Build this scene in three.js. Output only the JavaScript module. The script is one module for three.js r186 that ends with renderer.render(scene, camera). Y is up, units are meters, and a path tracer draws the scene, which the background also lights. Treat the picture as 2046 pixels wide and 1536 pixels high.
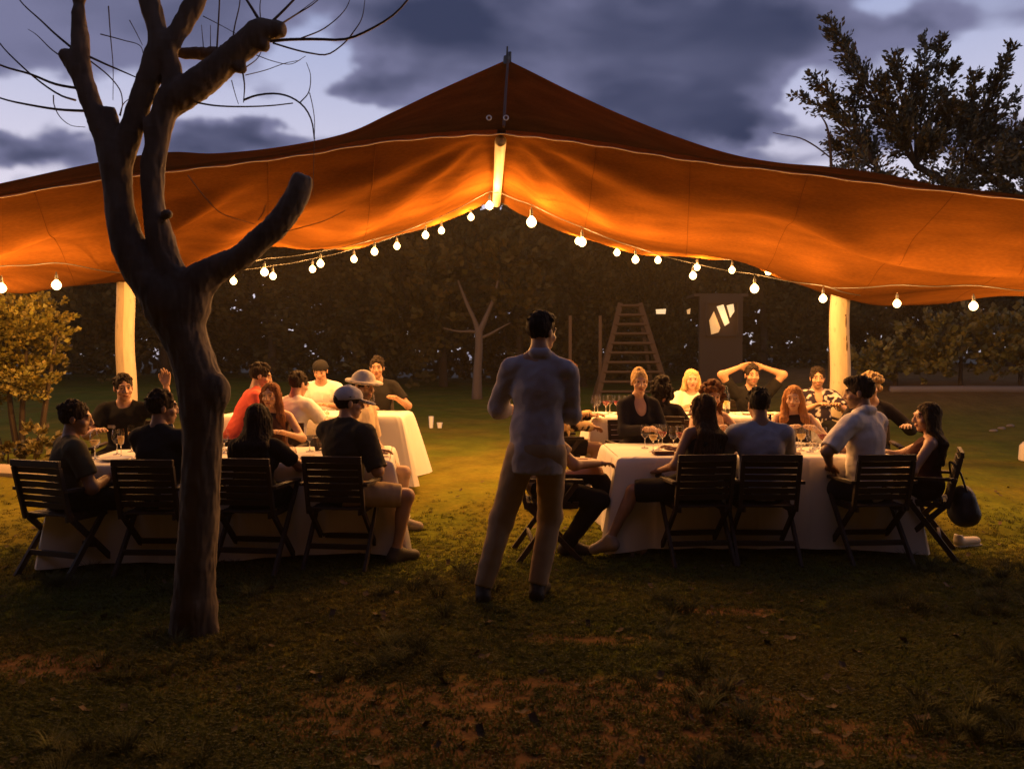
import * as THREE from 'three';
import { mergeGeometries } from 'three/addons/utils/BufferGeometryUtils.js';
import { RoundedBoxGeometry } from 'three/addons/geometries/RoundedBoxGeometry.js';
import { ImprovedNoise } from 'three/addons/math/ImprovedNoise.js';

// ---------------------------------------------------------------- camera, exposure
const F = 1500, CX = 1023, HOR = 728, EYE = 1.5, PITCH = -Math.atan((768 - HOR) / F);
const scene = new THREE.Scene();
const camera = new THREE.PerspectiveCamera(2 * Math.atan(768 / F) * 180 / Math.PI, 2046 / 1536, 0.1, 900);
camera.position.set(0, EYE, 0);
camera.rotation.set(PITCH, 0, 0);
camera.focus = 6.6; camera.userData.fStop = 2.8;
const renderer = new THREE.WebGLRenderer({ antialias: true });
renderer.toneMapping = THREE.LinearToneMapping;
renderer.toneMappingExposure = 1.0;
renderer.shadowMap.enabled = true;

// ---------------------------------------------------------------- helpers
const V = (x, y, z) => new THREE.Vector3(x, y, z);
const IN = new ImprovedNoise();
const N3 = (x, y, z) => IN.noise(x + 31.7, y + 11.3, z + 57.1);
const fbm = (x, y, z, o = 4) => { let s = 0, a = 0.5; for (let i = 0; i < o; i++) { s += a * N3(x, y, z); x *= 2.03; y *= 2.03; z *= 2.03; a *= 0.5; } return s; };
function rng(seed) { let a = seed >>> 0; return () => { a = (a + 0x6d2b79f5) | 0; let t = Math.imul(a ^ (a >>> 15), 1 | a); t = (t + Math.imul(t ^ (t >>> 7), 61 | t)) ^ t; return ((t ^ (t >>> 14)) >>> 0) / 4294967296; }; }
const clamp = (x, a, b) => Math.min(b, Math.max(a, x)), lerp = (a, b, t) => a + (b - a) * t;
const smooth = (x, a, b) => { const t = clamp((x - a) / (b - a), 0, 1); return t * t * (3 - 2 * t); };
const rotX = new THREE.Matrix4().makeRotationX(PITCH);
// a point of the place, seen along a sight line of the photograph at a distance measured on the ground
function at(px, py, d) { const r = V((px - CX) / F, (768 - py) / F, -1).applyMatrix4(rotX); return r.multiplyScalar(-d / r.z).add(V(0, EYE, 0)); }
const gx = (px, d) => at(px, HOR, d).x;
// height of the ground: flat at the front, rising gently to the back, with a bank at the back right
function ground(x, z) {
  const d = -z;
  return 0.2 * smooth(d, 6, 8.3) + 0.035 * Math.max(0, Math.min(d, 60) - 8) + 0.62 * smooth(d, 12.5, 17) * smooth(x, 3.5, 8) + 0.2 * smooth(-x, 4.3, 5.6) * smooth(d, 7, 9) + 0.012 * N3(x * 0.5, 0, z * 0.5);
}
const used = {};
function numbered(n) { const k = used[n] = (used[n] ?? -1) + 1; return k ? n + '_' + String(k).padStart(3, '0') : n; }
function tag(o, label, category, group, kind) {
  if (label) o.userData.label = label; if (category) o.userData.category = category;
  if (group) o.userData.group = group; if (kind) o.userData.kind = kind; return o;
}
function thing(name, label, category, pos, turn = 0, group) {
  const o = new THREE.Group(); o.name = numbered(name); o.position.copy(pos ?? V(0, 0, 0)); o.rotation.y = turn;
  tag(o, label, category, group); scene.add(o); return o;
}
function part(name, geo, mat, parent, label) {
  const m = new THREE.Mesh(geo, mat); m.name = parent === scene ? numbered(name) : name; parent.add(m);
  if (label) m.userData.label = label; return m;
}
const UP = V(0, 1, 0);
function bar(a, b, w, t, r = 0.004, hint = V(1, 0, 0)) { // a box from a to b, w wide along hint, t thick
  const d = b.clone().sub(a), L = d.length(); d.normalize();
  const s = hint.clone().addScaledVector(d, -hint.dot(d)).normalize(), u = d.clone().cross(s);
  const g = new RoundedBoxGeometry(w, L, t, 1, r);
  g.applyMatrix4(new THREE.Matrix4().makeBasis(s, d, s.clone().cross(d)).setPosition(a.clone().add(b).multiplyScalar(0.5)));
  return g;
}
function box(w, h, d, x, y, z, r = 0.004) { const g = new RoundedBoxGeometry(w, h, d, 1, r); g.translate(x, y, z); return g; }
// a tube of varying radius through points
function tube(pts, radii, seg = 12, sides = 7, curved = true) {
  const c = curved && pts.length > 2 ? new THREE.CatmullRomCurve3(pts) : null, n = c ? seg : pts.length - 1;
  const P = [], R = [];
  for (let i = 0; i <= n; i++) { const t = i / n; P.push(c ? c.getPoint(t) : pts[i]); const k = t * (radii.length - 1), j = Math.min(radii.length - 2, Math.floor(k)); R.push(radii.length > 1 ? lerp(radii[j], radii[j + 1], k - j) : radii[0]); }
  const pos = [], idx = [], uv = []; let nrm = V(0.3, 0.1, 1).normalize(), len = 0;
  for (let i = 0; i <= n; i++) {
    const d = (P[Math.min(n, i + 1)].clone().sub(P[Math.max(0, i - 1)])).normalize();
    nrm = nrm.addScaledVector(d, -nrm.dot(d)).normalize(); if (i) len += P[i].distanceTo(P[i - 1]);
    const b = d.clone().cross(nrm);
    for (let k = 0; k <= sides; k++) { const a = k / sides * 2 * Math.PI, q = P[i].clone().addScaledVector(nrm, Math.cos(a) * R[i]).addScaledVector(b, Math.sin(a) * R[i]); pos.push(q.x, q.y, q.z); uv.push(k / sides * 2 * Math.PI * R[0], len); }
  }
  const w = sides + 1;
  for (let i = 0; i < n; i++) for (let k = 0; k < sides; k++) { const a = i * w + k; idx.push(a, a + 1, a + w, a + 1, a + w + 1, a + w); }
  for (const [i, s] of [[0, 1], [n, -1]]) { const c0 = pos.length / 3; pos.push(P[i].x, P[i].y, P[i].z); uv.push(0, 0); for (let k = 0; k < sides; k++) s > 0 ? idx.push(c0, i * w + k + 1, i * w + k) : idx.push(c0, i * w + k, i * w + k + 1); }
  const g = new THREE.BufferGeometry();
  g.setAttribute('position', new THREE.Float32BufferAttribute(pos, 3)); g.setAttribute('uv', new THREE.Float32BufferAttribute(uv, 2)); g.setIndex(idx); g.computeVertexNormals();
  return g;
}
function gridGeo(nu, nv, fn) { // fn(u,v) -> Vector3, u,v in 0..1
  const pos = [], uv = [], idx = [];
  for (let j = 0; j <= nv; j++) for (let i = 0; i <= nu; i++) { const p = fn(i / nu, j / nv); pos.push(p.x, p.y, p.z); uv.push(p.u ?? i / nu, p.v ?? j / nv); }
  const w = nu + 1;
  for (let j = 0; j < nv; j++) for (let i = 0; i < nu; i++) { const a = j * w + i; idx.push(a, a + 1, a + w, a + 1, a + w + 1, a + w); }
  const g = new THREE.BufferGeometry();
  g.setAttribute('position', new THREE.Float32BufferAttribute(pos, 3)); g.setAttribute('uv', new THREE.Float32BufferAttribute(uv, 2)); g.setIndex(idx); g.computeVertexNormals();
  return g;
}
function dataTex(w, h, fn, srgb = true, wrap = true) {
  const d = new Uint8Array(w * h * 4);
  for (let y = 0; y < h; y++) for (let x = 0; x < w; x++) { const c = fn(x, y), o = (y * w + x) * 4; for (let k = 0; k < 3; k++) { let q = clamp(c[k], 0, 1); if (srgb) q = q <= 0.0031308 ? q * 12.92 : 1.055 * Math.pow(q, 1 / 2.4) - 0.055; d[o + k] = Math.round(q * 255); } d[o + 3] = 255; }
  const t = new THREE.DataTexture(d, w, h); t.magFilter = THREE.LinearFilter; t.minFilter = THREE.LinearMipmapLinearFilter;
  if (wrap) t.wrapS = t.wrapT = THREE.RepeatWrapping; if (srgb) t.colorSpace = THREE.SRGBColorSpace; t.needsUpdate = true; return t;
}

// ---------------------------------------------------------------- sky: dusk air with broken cloud banks
const SKY_GAIN = 0.95;
const cloudBanks = [ // picture place, half sizes, weight (plus: cloud, minus: clear)
  [1150, 70, 520, 150, 0.75], [1330, 215, 260, 70, 0.55], [1560, 90, 150, 120, 0.45], [130, 70, 260, 120, 0.4], [60, 305, 130, 42, 0.75], [540, 275, 180, 42, 0.7],
  [720, 178, 100, 36, 0.55], [430, 60, 170, 90, 0.3], [1850, 62, 120, 36, 0.65], [1600, 290, 60, 30, 0.3], [560, 190, 70, 30, 0.25], [860, 60, 150, 130, 0.3],
  [1420, 255, 140, 55, 0.5], [2010, 250, 60, 30, 0.4], [360, 300, 60, 30, 0.3],
  [640, 130, 85, 80, -0.95], [60, 215, 210, 50, -0.95], [470, 222, 210, 30, -0.75], [1600, 205, 75, 62, -1.0], [1550, 292, 120, 22, -0.5], [1950, 130, 130, 110, -0.6],
  [660, 245, 100, 40, -0.6], [20, 345, 120, 20, -0.5], [1740, 20, 60, 50, -0.5],
];
function skyAt(x, y, z) {
  const el = Math.asin(clamp(y, -1, 1));
  let c = 0.0;
  // clouds on a level layer, seen in perspective
  const k = 1 / (Math.max(y, 0) + 0.16), cx = x * k, cz = z * k;
  const wx = 0.35 * fbm(cx * 1.3, 4.2, cz * 1.3, 3), wz = 0.35 * fbm(cx * 1.3, 9.2, cz * 1.3, 3);
  const n = fbm((cx + wx) * 1.15, 2.5, (cz + wz) * 1.9, 6);
  c += n * 0.95 + 0.75 * smooth(el, 0.40, 0.8);  // heavier cloud added overhead, out of view, to weaken skylight from the zenith
  if (z < -0.3) {
    const px = CX + F * x / -z, py = HOR - F * y / -z;
    const jx = px + 75 * fbm(px / 120, py / 65, 3, 5), jy = py + 55 * fbm(px / 100, py / 60, 8, 5);
    let w = 0, inside = 0;
    for (const [bx, by, rx, ry, a] of cloudBanks) { const q = ((jx - bx) / rx) ** 2 + ((jy - by) / ry) ** 2; if (q < 6) w += a * Math.exp(-q * 0.9); }
    inside = smooth(-z, 0.3, 0.6);
    c += inside * w;
  }
  const m = smooth(c + 0.12 * fbm(cx * 6 + 9, 3.1, cz * 8, 4), -0.04, 0.32), thick = clamp(smooth(c, 0.25, 0.95) + 0.55 * fbm(cx * 2.2 + 4, 7.5, cz * 3.2, 4), 0, 1.1);
  const h = smooth(el, 0.02, 0.52);
  const clear = [lerp(0.98, 0.35, h), lerp(0.89, 0.42, h), lerp(0.98, 0.69, h)];
  const grey = [lerp(0.2, 0.056, thick), lerp(0.205, 0.066, thick), lerp(0.345, 0.132, thick)];
  return [0, 1, 2].map((i) => SKY_GAIN * lerp(clear[i], grey[i], m));
}
{
  const W = 2048, H = 1024, d = new Float32Array(W * H * 4);
  for (let r = 0; r < H; r++) for (let q = 0; q < W; q++) {
    const up = ((r + 0.5) / H - 0.5) * Math.PI, ro = ((q + 0.5) / W - 0.5) * 2 * Math.PI, o = (r * W + q) * 4;
    const c = up > -0.03 ? skyAt(Math.cos(ro) * Math.cos(up), Math.sin(up), Math.sin(ro) * Math.cos(up)) : [0.05, 0.045, 0.05];
    d[o] = c[0]; d[o + 1] = c[1]; d[o + 2] = c[2]; d[o + 3] = 1;
  }
  const t = new THREE.DataTexture(d, W, H, THREE.RGBAFormat, THREE.FloatType);
  t.mapping = THREE.EquirectangularReflectionMapping; t.magFilter = THREE.LinearFilter; t.needsUpdate = true;
  scene.background = t; scene.environment = t;
}
// the last light of the sun, already down behind the trees: very weak and wide
const sun = new THREE.DirectionalLight(new THREE.Color(1, 0.82, 0.72), 0.02);
sun.position.set(-20, 8, -40); sun.castShadow = true; sun.shadow.radius = 60;
Object.assign(sun.shadow.camera, { left: -20, right: 20, top: 20, bottom: -20, near: 1, far: 100 });
scene.add(sun);
// the festoon bulbs: colour and strength of each lamp's light
const LAMP = new THREE.Color(1, 0.45, 0.115), LAMP_I = 5.6;

// ---------------------------------------------------------------- materials
const std = (o) => new THREE.MeshStandardMaterial(o), phys = (o) => new THREE.MeshPhysicalMaterial(o);
const rgb = (r, g, b) => new THREE.Color().setRGB(r, g, b);
const M = {
  skin: std({ vertexColors: true, roughness: 0.55 }),
  cloth: phys({ vertexColors: true, roughness: 0.95, specularIntensity: 0.15 }),
  hair: phys({ vertexColors: true, roughness: 0.8, specularIntensity: 0.25 }),
  shoe: std({ vertexColors: true, roughness: 0.6 }),
  leaf: phys({ vertexColors: true, roughness: 0.6, side: THREE.DoubleSide }),
  farLeaf: phys({ vertexColors: true, roughness: 1, specularIntensity: 0.2, side: THREE.DoubleSide }),
  metal: std({ color: rgb(0.08, 0.075, 0.07), roughness: 0.5, metalness: 0.6 }),
  cord: std({ color: rgb(0.02, 0.018, 0.016), roughness: 0.8 }),
};
// ---------------------------------------------------------------- smooth bodies: a distance field on a grid, meshed with surface nets
const qd = new THREE.Vector3();
function capsule(a, b, ra, rb = ra, clip) { return { a, b, ra, rb, clip }; }
function ellipsoid(c, r, axes, clip) { return { c, r, axes, clip }; } // axes: [ex, ey, ez] or undefined
function primBox(p, m) {
  if (p.c) { const R = Math.max(...p.r) + m; return [p.c.x - R, p.c.y - R, p.c.z - R, p.c.x + R, p.c.y + R, p.c.z + R]; }
  const R = Math.max(p.ra, p.rb) + m;
  return [Math.min(p.a.x, p.b.x) - R, Math.min(p.a.y, p.b.y) - R, Math.min(p.a.z, p.b.z) - R, Math.max(p.a.x, p.b.x) + R, Math.max(p.a.y, p.b.y) + R, Math.max(p.a.z, p.b.z) + R];
}
function netMesh(prims, { cell = 0.012, k = 0.03, grow = 0, disp = null, cuts = [], color = [1, 1, 1] } = {}) {
  const solid = prims.filter((p) => !p.sub), mg = k + cell * 3 + grow;
  const lo = [1e9, 1e9, 1e9], hi = [-1e9, -1e9, -1e9];
  for (const p of solid) { const b = primBox(p, grow + cell * 2.5); for (let i = 0; i < 3; i++) { lo[i] = Math.min(lo[i], b[i]); hi[i] = Math.max(hi[i], b[i + 3]); } }
  const n = [0, 1, 2].map((i) => Math.ceil((hi[i] - lo[i]) / cell) + 2), nx = n[0], ny = n[1], nz = n[2], nxy = nx * ny;
  const f = new Float32Array(nx * ny * nz).fill(0.2);
  for (const p of prims) {
    const kk = p.k ?? k, b = primBox(p, p.sub ? kk + cell * 2 : mg);
    const i0 = [0, 1, 2].map((i) => Math.max(0, Math.floor((b[i] - lo[i]) / cell))), i1 = [0, 1, 2].map((i) => Math.min(n[i] - 1, Math.ceil((b[i + 3] - lo[i]) / cell)));
    let ax, ay, az, bx, by, bz, bb, e;
    if (!p.c) { ax = p.a.x; ay = p.a.y; az = p.a.z; bx = p.b.x - ax; by = p.b.y - ay; bz = p.b.z - az; bb = bx * bx + by * by + bz * bz || 1e-9; }
    else e = p.axes;
    for (let z = i0[2]; z <= i1[2]; z++) for (let y = i0[1]; y <= i1[1]; y++) for (let x = i0[0]; x <= i1[0]; x++) {
      const X = lo[0] + x * cell, Y = lo[1] + y * cell, Z = lo[2] + z * cell; let d;
      if (!p.c) {
        const qx = X - ax, qy = Y - ay, qz = Z - az, h = clamp((qx * bx + qy * by + qz * bz) / bb, 0, 1);
        d = Math.hypot(qx - bx * h, qy - by * h, qz - bz * h) - (p.ra + (p.rb - p.ra) * h);
      } else {
        let qx = X - p.c.x, qy = Y - p.c.y, qz = Z - p.c.z;
        if (e) { const u = qx * e[0].x + qy * e[0].y + qz * e[0].z, v = qx * e[1].x + qy * e[1].y + qz * e[1].z, w = qx * e[2].x + qy * e[2].y + qz * e[2].z; qx = u; qy = v; qz = w; }
        const r = p.r, a = qx / r[0], b2 = qy / r[1], c = qz / r[2], k0 = Math.sqrt(a * a + b2 * b2 + c * c), k1 = Math.sqrt((a / r[0]) ** 2 + (b2 / r[1]) ** 2 + (c / r[2]) ** 2);
        d = k1 < 1e-6 ? -Math.min(...r) : k0 * (k0 - 1) / k1;
      }
      if (!p.sub) d -= grow + (p.grow ?? 0);
      if (p.clip) for (const q of p.clip) { const t = q.n.x * X + q.n.y * Y + q.n.z * Z - q.d; if (t > d) d = t; }
      const i = z * nxy + y * nx + x, o = f[i];
      if (p.sub) { const h = Math.max(kk - Math.abs(o + d), 0) / kk; f[i] = Math.max(o, -d) + h * h * kk * 0.25; }
      else { const h = Math.max(kk - Math.abs(o - d), 0) / kk; f[i] = Math.min(o, d) - h * h * kk * 0.25; }
    }
  }
  if (disp || cuts.length) for (let z = 0; z < nz; z++) for (let y = 0; y < ny; y++) for (let x = 0; x < nx; x++) {
    const i = z * nxy + y * nx + x; if (Math.abs(f[i]) > 0.06 && f[i] > 0) continue;
    const X = lo[0] + x * cell, Y = lo[1] + y * cell, Z = lo[2] + z * cell;
    if (disp && Math.abs(f[i]) < 0.06) f[i] -= disp(X, Y, Z);
    for (const q of cuts) { const t = q.n.x * X + q.n.y * Y + q.n.z * Z - q.d; if (t > f[i]) f[i] = t; }
  }
  const id = new Int32Array(nx * ny * nz).fill(-1), pos = [], col = [], idx = [], nor = [];
  const cfn = typeof color === 'function' ? color : null, g8 = new Float32Array(8);
  for (let z = 0; z < nz - 1; z++) for (let y = 0; y < ny - 1; y++) for (let x = 0; x < nx - 1; x++) {
    const i = z * nxy + y * nx + x; let m = 0;
    for (let c = 0; c < 8; c++) { g8[c] = f[i + (c & 1) + ((c >> 1) & 1) * nx + (c >> 2) * nxy]; if (g8[c] < 0) m |= 1 << c; }
    if (m === 0 || m === 255) continue;
    let sx = 0, sy = 0, sz = 0, cnt = 0;
    for (let c = 0; c < 8; c++) for (let b = 1; b < 8; b <<= 1) { if (c & b) continue; const c2 = c | b; if ((g8[c] < 0) === (g8[c2] < 0)) continue; const t = g8[c] / (g8[c] - g8[c2]); sx += (c & 1) + (b === 1 ? t : 0); sy += ((c >> 1) & 1) + (b === 2 ? t : 0); sz += (c >> 2) + (b === 4 ? t : 0); cnt++; }
    id[i] = pos.length / 3;
    const X = lo[0] + (x + sx / cnt) * cell, Y = lo[1] + (y + sy / cnt) * cell, Z = lo[2] + (z + sz / cnt) * cell;
    pos.push(X, Y, Z);
    const c = cfn ? cfn(X, Y, Z) : color; col.push(c[0], c[1], c[2]);
    const nxv = g8[1] + g8[3] + g8[5] + g8[7] - g8[0] - g8[2] - g8[4] - g8[6], nyv = g8[2] + g8[3] + g8[6] + g8[7] - g8[0] - g8[1] - g8[4] - g8[5], nzv = g8[4] + g8[5] + g8[6] + g8[7] - g8[0] - g8[1] - g8[2] - g8[3], L = Math.hypot(nxv, nyv, nzv) || 1;
    nor.push(nxv / L, nyv / L, nzv / L);
  }
  for (let z = 1; z < nz - 1; z++) for (let y = 1; y < ny - 1; y++) for (let x = 1; x < nx - 1; x++) {
    const i = z * nxy + y * nx + x, s = f[i] < 0;
    for (const [st, u, v] of [[1, nx, nxy], [nx, nxy, 1], [nxy, 1, nx]]) {
      if (s === (f[i + st] < 0)) continue;
      const a = id[i], b = id[i - u], c = id[i - u - v], d = id[i - v];
      if (a < 0 || b < 0 || c < 0 || d < 0) continue;
      if (s) idx.push(a, b, c, a, c, d); else idx.push(a, c, b, a, d, c);
    }
  }
  const g = new THREE.BufferGeometry();
  g.setAttribute('position', new THREE.Float32BufferAttribute(pos, 3)); g.setAttribute('normal', new THREE.Float32BufferAttribute(nor, 3)); g.setAttribute('color', new THREE.Float32BufferAttribute(col, 3)); g.setIndex(idx);
  return g;
}
// ---------------------------------------------------------------- ground
const soilPatches = [[-0.25, 3.3, 1.0, 0.36], [0.1, 2.9, 0.95, 0.36], [-2.3, 3.7, 0.85, 0.26], [0.8, 3.3, 0.55, 0.22], [1.7, 2.9, 0.5, 0.2], [0.4, 4.05, 0.5, 0.1], [1.2, 4.5, 0.5, 0.1]];
function bare(x, d) { // 0 grass .. 1 bare soil
  let s = -0.35 + 0.4 * fbm(x * 1.1, 0.3, d * 1.8, 4);
  for (const [a, b, rx, rz] of soilPatches) { const q = ((x - a) / rx) ** 2 + ((d - b) / rz) ** 2; if (q < 5) s += 1.15 * Math.exp(-q * 0.8); }
  return 0.85 * smooth(s + 0.3 * fbm(x * 2.6, 2, d * 3.6, 3) + 0.45 * fbm(x * 9, 5, d * 9, 3), 0.0, 0.75);
}
{
  const X0 = -17, X1 = 17, D0 = -2, D1 = 30, T = 1536;
  const tex = dataTex(T, T, (i, j) => {
    const x = lerp(X0, X1, (i + 0.5) / T), d = lerp(D0, D1, (j + 0.5) / T);
    const b = bare(x, d), n = fbm(x * 3, 1, d * 3, 4), f = N3(x * 26, 7, d * 26), dry = smooth(fbm(x * 0.9, 3, d * 0.9, 3), -0.25, 0.3);
    const bank = smooth(d, 12.5, 16) * smooth(x, 4, 8);
    const gr = [lerp(0.1, 0.14, dry), lerp(0.11, 0.116, dry), lerp(0.009, 0.012, dry)], so = [0.17, 0.08, 0.035];
    const w = Math.max(b, bank * 0.8), v = 1 + 0.5 * n + 0.18 * f;
    return [0, 1, 2].map((k) => clamp(lerp(gr[k], so[k], w) * v, 0.008, 0.4));
  }, true, false);
  const bump = dataTex(512, 512, (i, j) => { const q = 0.5 + 0.7 * fbm(i / 34, j / 34, 3.3, 5); return [q, q, q]; }, false);
  bump.wrapS = bump.wrapT = THREE.MirroredRepeatWrapping; bump.repeat.set(20, 19);
  const nu = 180, nv = 170;
  const g = gridGeo(nu, nv, (u, v) => {
    const x = lerp(X0, X1, u), d = lerp(D1, D0, v), y = ground(x, -d) + 0.012 * fbm(x * 2.2, 2, d * 2.2, 3);
    const p = V(x, y, -d); p.u = u; p.v = 1 - v; return p;
  });
  const lawn = part('lawn', g, phys({ map: tex, bumpMap: bump, bumpScale: 0.02, roughness: 1, specularIntensity: 0.1 }), scene); tag(lawn, null, null, null, 'structure');
  const far = gridGeo(60, 60, (u, v) => { const x = (u * 2 - 1) ** 3 * 420, d = lerp(420, -120, v); return V(x, ground(x, -d) - 0.25, -d); });
  tag(part('terrain', far, std({ color: rgb(0.045, 0.045, 0.02), roughness: 1 }), scene), null, null, null, 'structure');
  // grass: bent blades in small tufts, thinner on the bare patches
  const R = rng(5), blades = [];
  const tuft = (seed) => {
    const r = rng(seed), pos = [], idx = [], nrm = [];
    for (let b = 0; b < 7; b++) {
      const a = r() * 6.28, h = 0.013 + 0.016 * r(), w = 0.0022 + 0.0016 * r(), lean = 0.012 + 0.024 * r(), ox = (r() - 0.5) * 0.05, oz = (r() - 0.5) * 0.05, cx = Math.cos(a), cz = Math.sin(a), i = pos.length / 3;
      pos.push(ox - cz * w, 0, oz + cx * w, ox + cz * w, 0, oz - cx * w, ox + cx * lean * 0.4 - cz * w * 0.7, h * 0.65, oz + cz * lean * 0.4 + cx * w * 0.7, ox + cx * lean * 0.4 + cz * w * 0.7, h * 0.65, oz + cz * lean * 0.4 - cx * w * 0.7, ox + cx * lean, h, oz + cz * lean);
      for (let q = 0; q < 5; q++) nrm.push(cx * 0.4, 0.9, cz * 0.4);
      idx.push(i, i + 1, i + 2, i + 1, i + 3, i + 2, i + 2, i + 3, i + 4);
    }
    const t = new THREE.BufferGeometry(); t.setAttribute('position', new THREE.Float32BufferAttribute(pos, 3)); t.setIndex(idx); t.computeVertexNormals(); return t;
  };
  const spots = [];
  while (spots.length < 80000) {
    const d = 2.3 + 8 * Math.pow(R(), 1.6), x = (R() * 2 - 1) * (0.75 * d + 0.4);
    if (R() < bare(x, d) * 0.9 || R() < smooth(d, 4.2, 8)) continue; if (R() < 0.35 * smooth(fbm(x * 1.6, 8, d * 2.2, 3), -0.1, 0.35)) continue;
    spots.push([x, d]);
  }
  const im = new THREE.InstancedMesh(tuft(3), phys({ color: rgb(1, 1, 1), roughness: 1, transmission: 0.45, thickness: 0, specularIntensity: 0.3, side: THREE.DoubleSide }), spots.length), m = new THREE.Matrix4(), q = new THREE.Quaternion(), c = new THREE.Color();
  spots.forEach(([x, d], i) => {
    const dry = smooth(fbm(x * 0.9, 3, d * 0.9, 3) + (R() - 0.5) * 0.5, -0.25, 0.35), s = (0.75 + 0.6 * R()) * (1 + 0.5 * smooth(fbm(x * 1.3, 6, d * 1.3, 2), 0.05, 0.4)) * lerp(1, 0.8, smooth(d, 5, 9));
    q.setFromAxisAngle(UP, R() * 6.28);
    im.setMatrixAt(i, m.compose(V(x, ground(x, -d) + 0.012 * fbm(x * 2.2, 2, d * 2.2, 3) - 0.004, -d), q, V(s, s * (0.7 + 0.5 * R()), s)));
    const v = 0.85 + 0.3 * R(); im.setColorAt(i, c.setRGB(lerp(0.095, 0.135, dry) * v, lerp(0.103, 0.112, dry) * v, lerp(0.009, 0.012, dry) * v));
  });
  { // fallen leaves, dry bits and taller weed tufts on the near lawn
    const g = new THREE.PlaneGeometry(0.05, 0.026, 2, 2), P = g.attributes.position; for (let i = 0; i < 9; i++) P.setZ(i, 0.008 * ((i % 3) - 1) ** 2 + 0.004 * (i > 5 ? 1 : 0)); g.rotateX(-Math.PI / 2); g.computeVertexNormals();
    const fl = new THREE.InstancedMesh(g, std({ color: rgb(1, 1, 1), roughness: 0.9, side: THREE.DoubleSide }), 380);
    for (let i = 0; i < 380; i++) { const d = 2.4 + 6 * Math.pow(R(), 1.3), x = (R() * 2 - 1) * (0.75 * d + 0.3); q.setFromEuler(new THREE.Euler((R() - 0.5) * 0.9, R() * 6.28, (R() - 0.5) * 0.9)); const s = 0.5 + 0.8 * R(); fl.setMatrixAt(i, m.compose(V(x, ground(x, -d) + 0.012 * fbm(x * 2.2, 2, d * 2.2, 3) + 0.012, -d), q, V(s, s, s))); const v = 0.5 + R(); fl.setColorAt(i, c.setRGB(0.09 * v, 0.055 * v, 0.025 * v)); }
    fl.name = 'fallen_leaves'; scene.add(fl); tag(fl, 'dry fallen leaves scattered over the near lawn', 'leaves', null, 'stuff');
    const wt = []; for (let k = 0; k < 34; k++) { const a = R() * 6.28, h = 0.05 + 0.05 * R(), o = 0.03 * R(), l = 0.03 + 0.05 * R(); wt.push(tube([V(Math.cos(a) * o, 0, Math.sin(a) * o), V(Math.cos(a) * (o + l * 0.4), h * 0.7, Math.sin(a) * (o + l * 0.4)), V(Math.cos(a) * (o + l), h, Math.sin(a) * (o + l))], [0.0022, 0.0008], 3, 3)); }
    const wi = new THREE.InstancedMesh(mergeGeometries(wt), std({ color: rgb(1, 1, 1), roughness: 0.9 }), 420);
    for (let i = 0; i < 420; i++) { let d, x; do { d = 2.35 + 4.5 * Math.pow(R(), 1.3); x = (R() * 2 - 1) * (0.75 * d + 0.3); } while (fbm(x * 1.3, 6, d * 1.3, 2) < 0.02 + 0.2 * R()); q.setFromAxisAngle(UP, R() * 6.28); const s = 0.5 + 0.6 * R(); wi.setMatrixAt(i, m.compose(V(x, ground(x, -d) - 0.003, -d), q, V(s, s, s))); const v = 0.6 + 0.5 * R(); wi.setColorAt(i, c.setRGB(0.095 * v, 0.095 * v, 0.022 * v)); }
    wi.name = 'weed_tufts'; scene.add(wi); tag(wi, 'taller rough tufts of grass in the near lawn', 'grass', null, 'stuff');
  }
  im.name = 'grass'; scene.add(im); tag(im, 'short patchy grass of the lawn', 'grass', null, 'stuff');
}
// ---------------------------------------------------------------- an unseen building and veranda added behind the camera to keep the open sky off the near lawn and the guests' backs
{
  const o = thing('added_house', 'unseen building with a veranda, added behind the camera to block skylight', 'added_house', V(0, 0, 3.2)), wall = std({ color: rgb(0.16, 0.12, 0.1), roughness: 0.9 }), wd = std({ color: rgb(0.07, 0.045, 0.03), roughness: 0.8 });
  part('wall', box(26, 7.4, 0.3, 0, 3.7, 0.3, 0.01), wall, o); part('roof', box(27, 0.25, 8, 0, 7.6, 3.6, 0.02), wd, o);
  part('added_veranda_roof', box(18, 0.12, 6.2, 0, 3.22, -3.0, 0.01), wd, o);
  for (const x of [-7.8, 7.8]) part('added_veranda_post', box(0.16, 3.2, 0.16, x, 1.6, -5.9, 0.01), wd, o);
  for (const x of [-8, -4, 4, 8]) { const f = part('window', box(1.2, 1.5, 0.08, x, 1.6, 0.12, 0.01), wd, o); part('pane', box(1.0, 1.3, 0.03, x, 1.6, 0.07, 0.005), std({ color: rgb(0.02, 0.02, 0.025), roughness: 0.1 }), f); }
}
for (const [s, label] of [[-1, 'tall unseen hedge added left of the camera to block skylight'], [1, 'tall unseen hedge added right of the camera to block skylight']]) { // high hedges added outside the picture to cut skylight from both sides
  const o = thing('added_tall_hedge', label, 'hedge', V(s * 9.3, 0, -0.6)), r = rng(60 + s), pos = [];
  part('foliage', gridGeo(70, 50, (u, v) => { const a = u * 2 * Math.PI, z = Math.cos(a) * 3.9, x = Math.sin(a) * 0.8, n = 0.25 * fbm(z * 1.6, v * 6, x * 3 + s, 4), k = 1 - 0.25 * v ** 6; return V(x * k * (1 + n), v * 7.4 + n, z * k * (1 + 0.2 * n)); }), std({ color: rgb(0.05, 0.055, 0.02), roughness: 1, side: THREE.DoubleSide }), o);
  part('trunk', box(0.3, 0.8, 5, 0, 0.4, 0, 0.05), std({ color: rgb(0.1, 0.07, 0.05) }), o);
}
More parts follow.
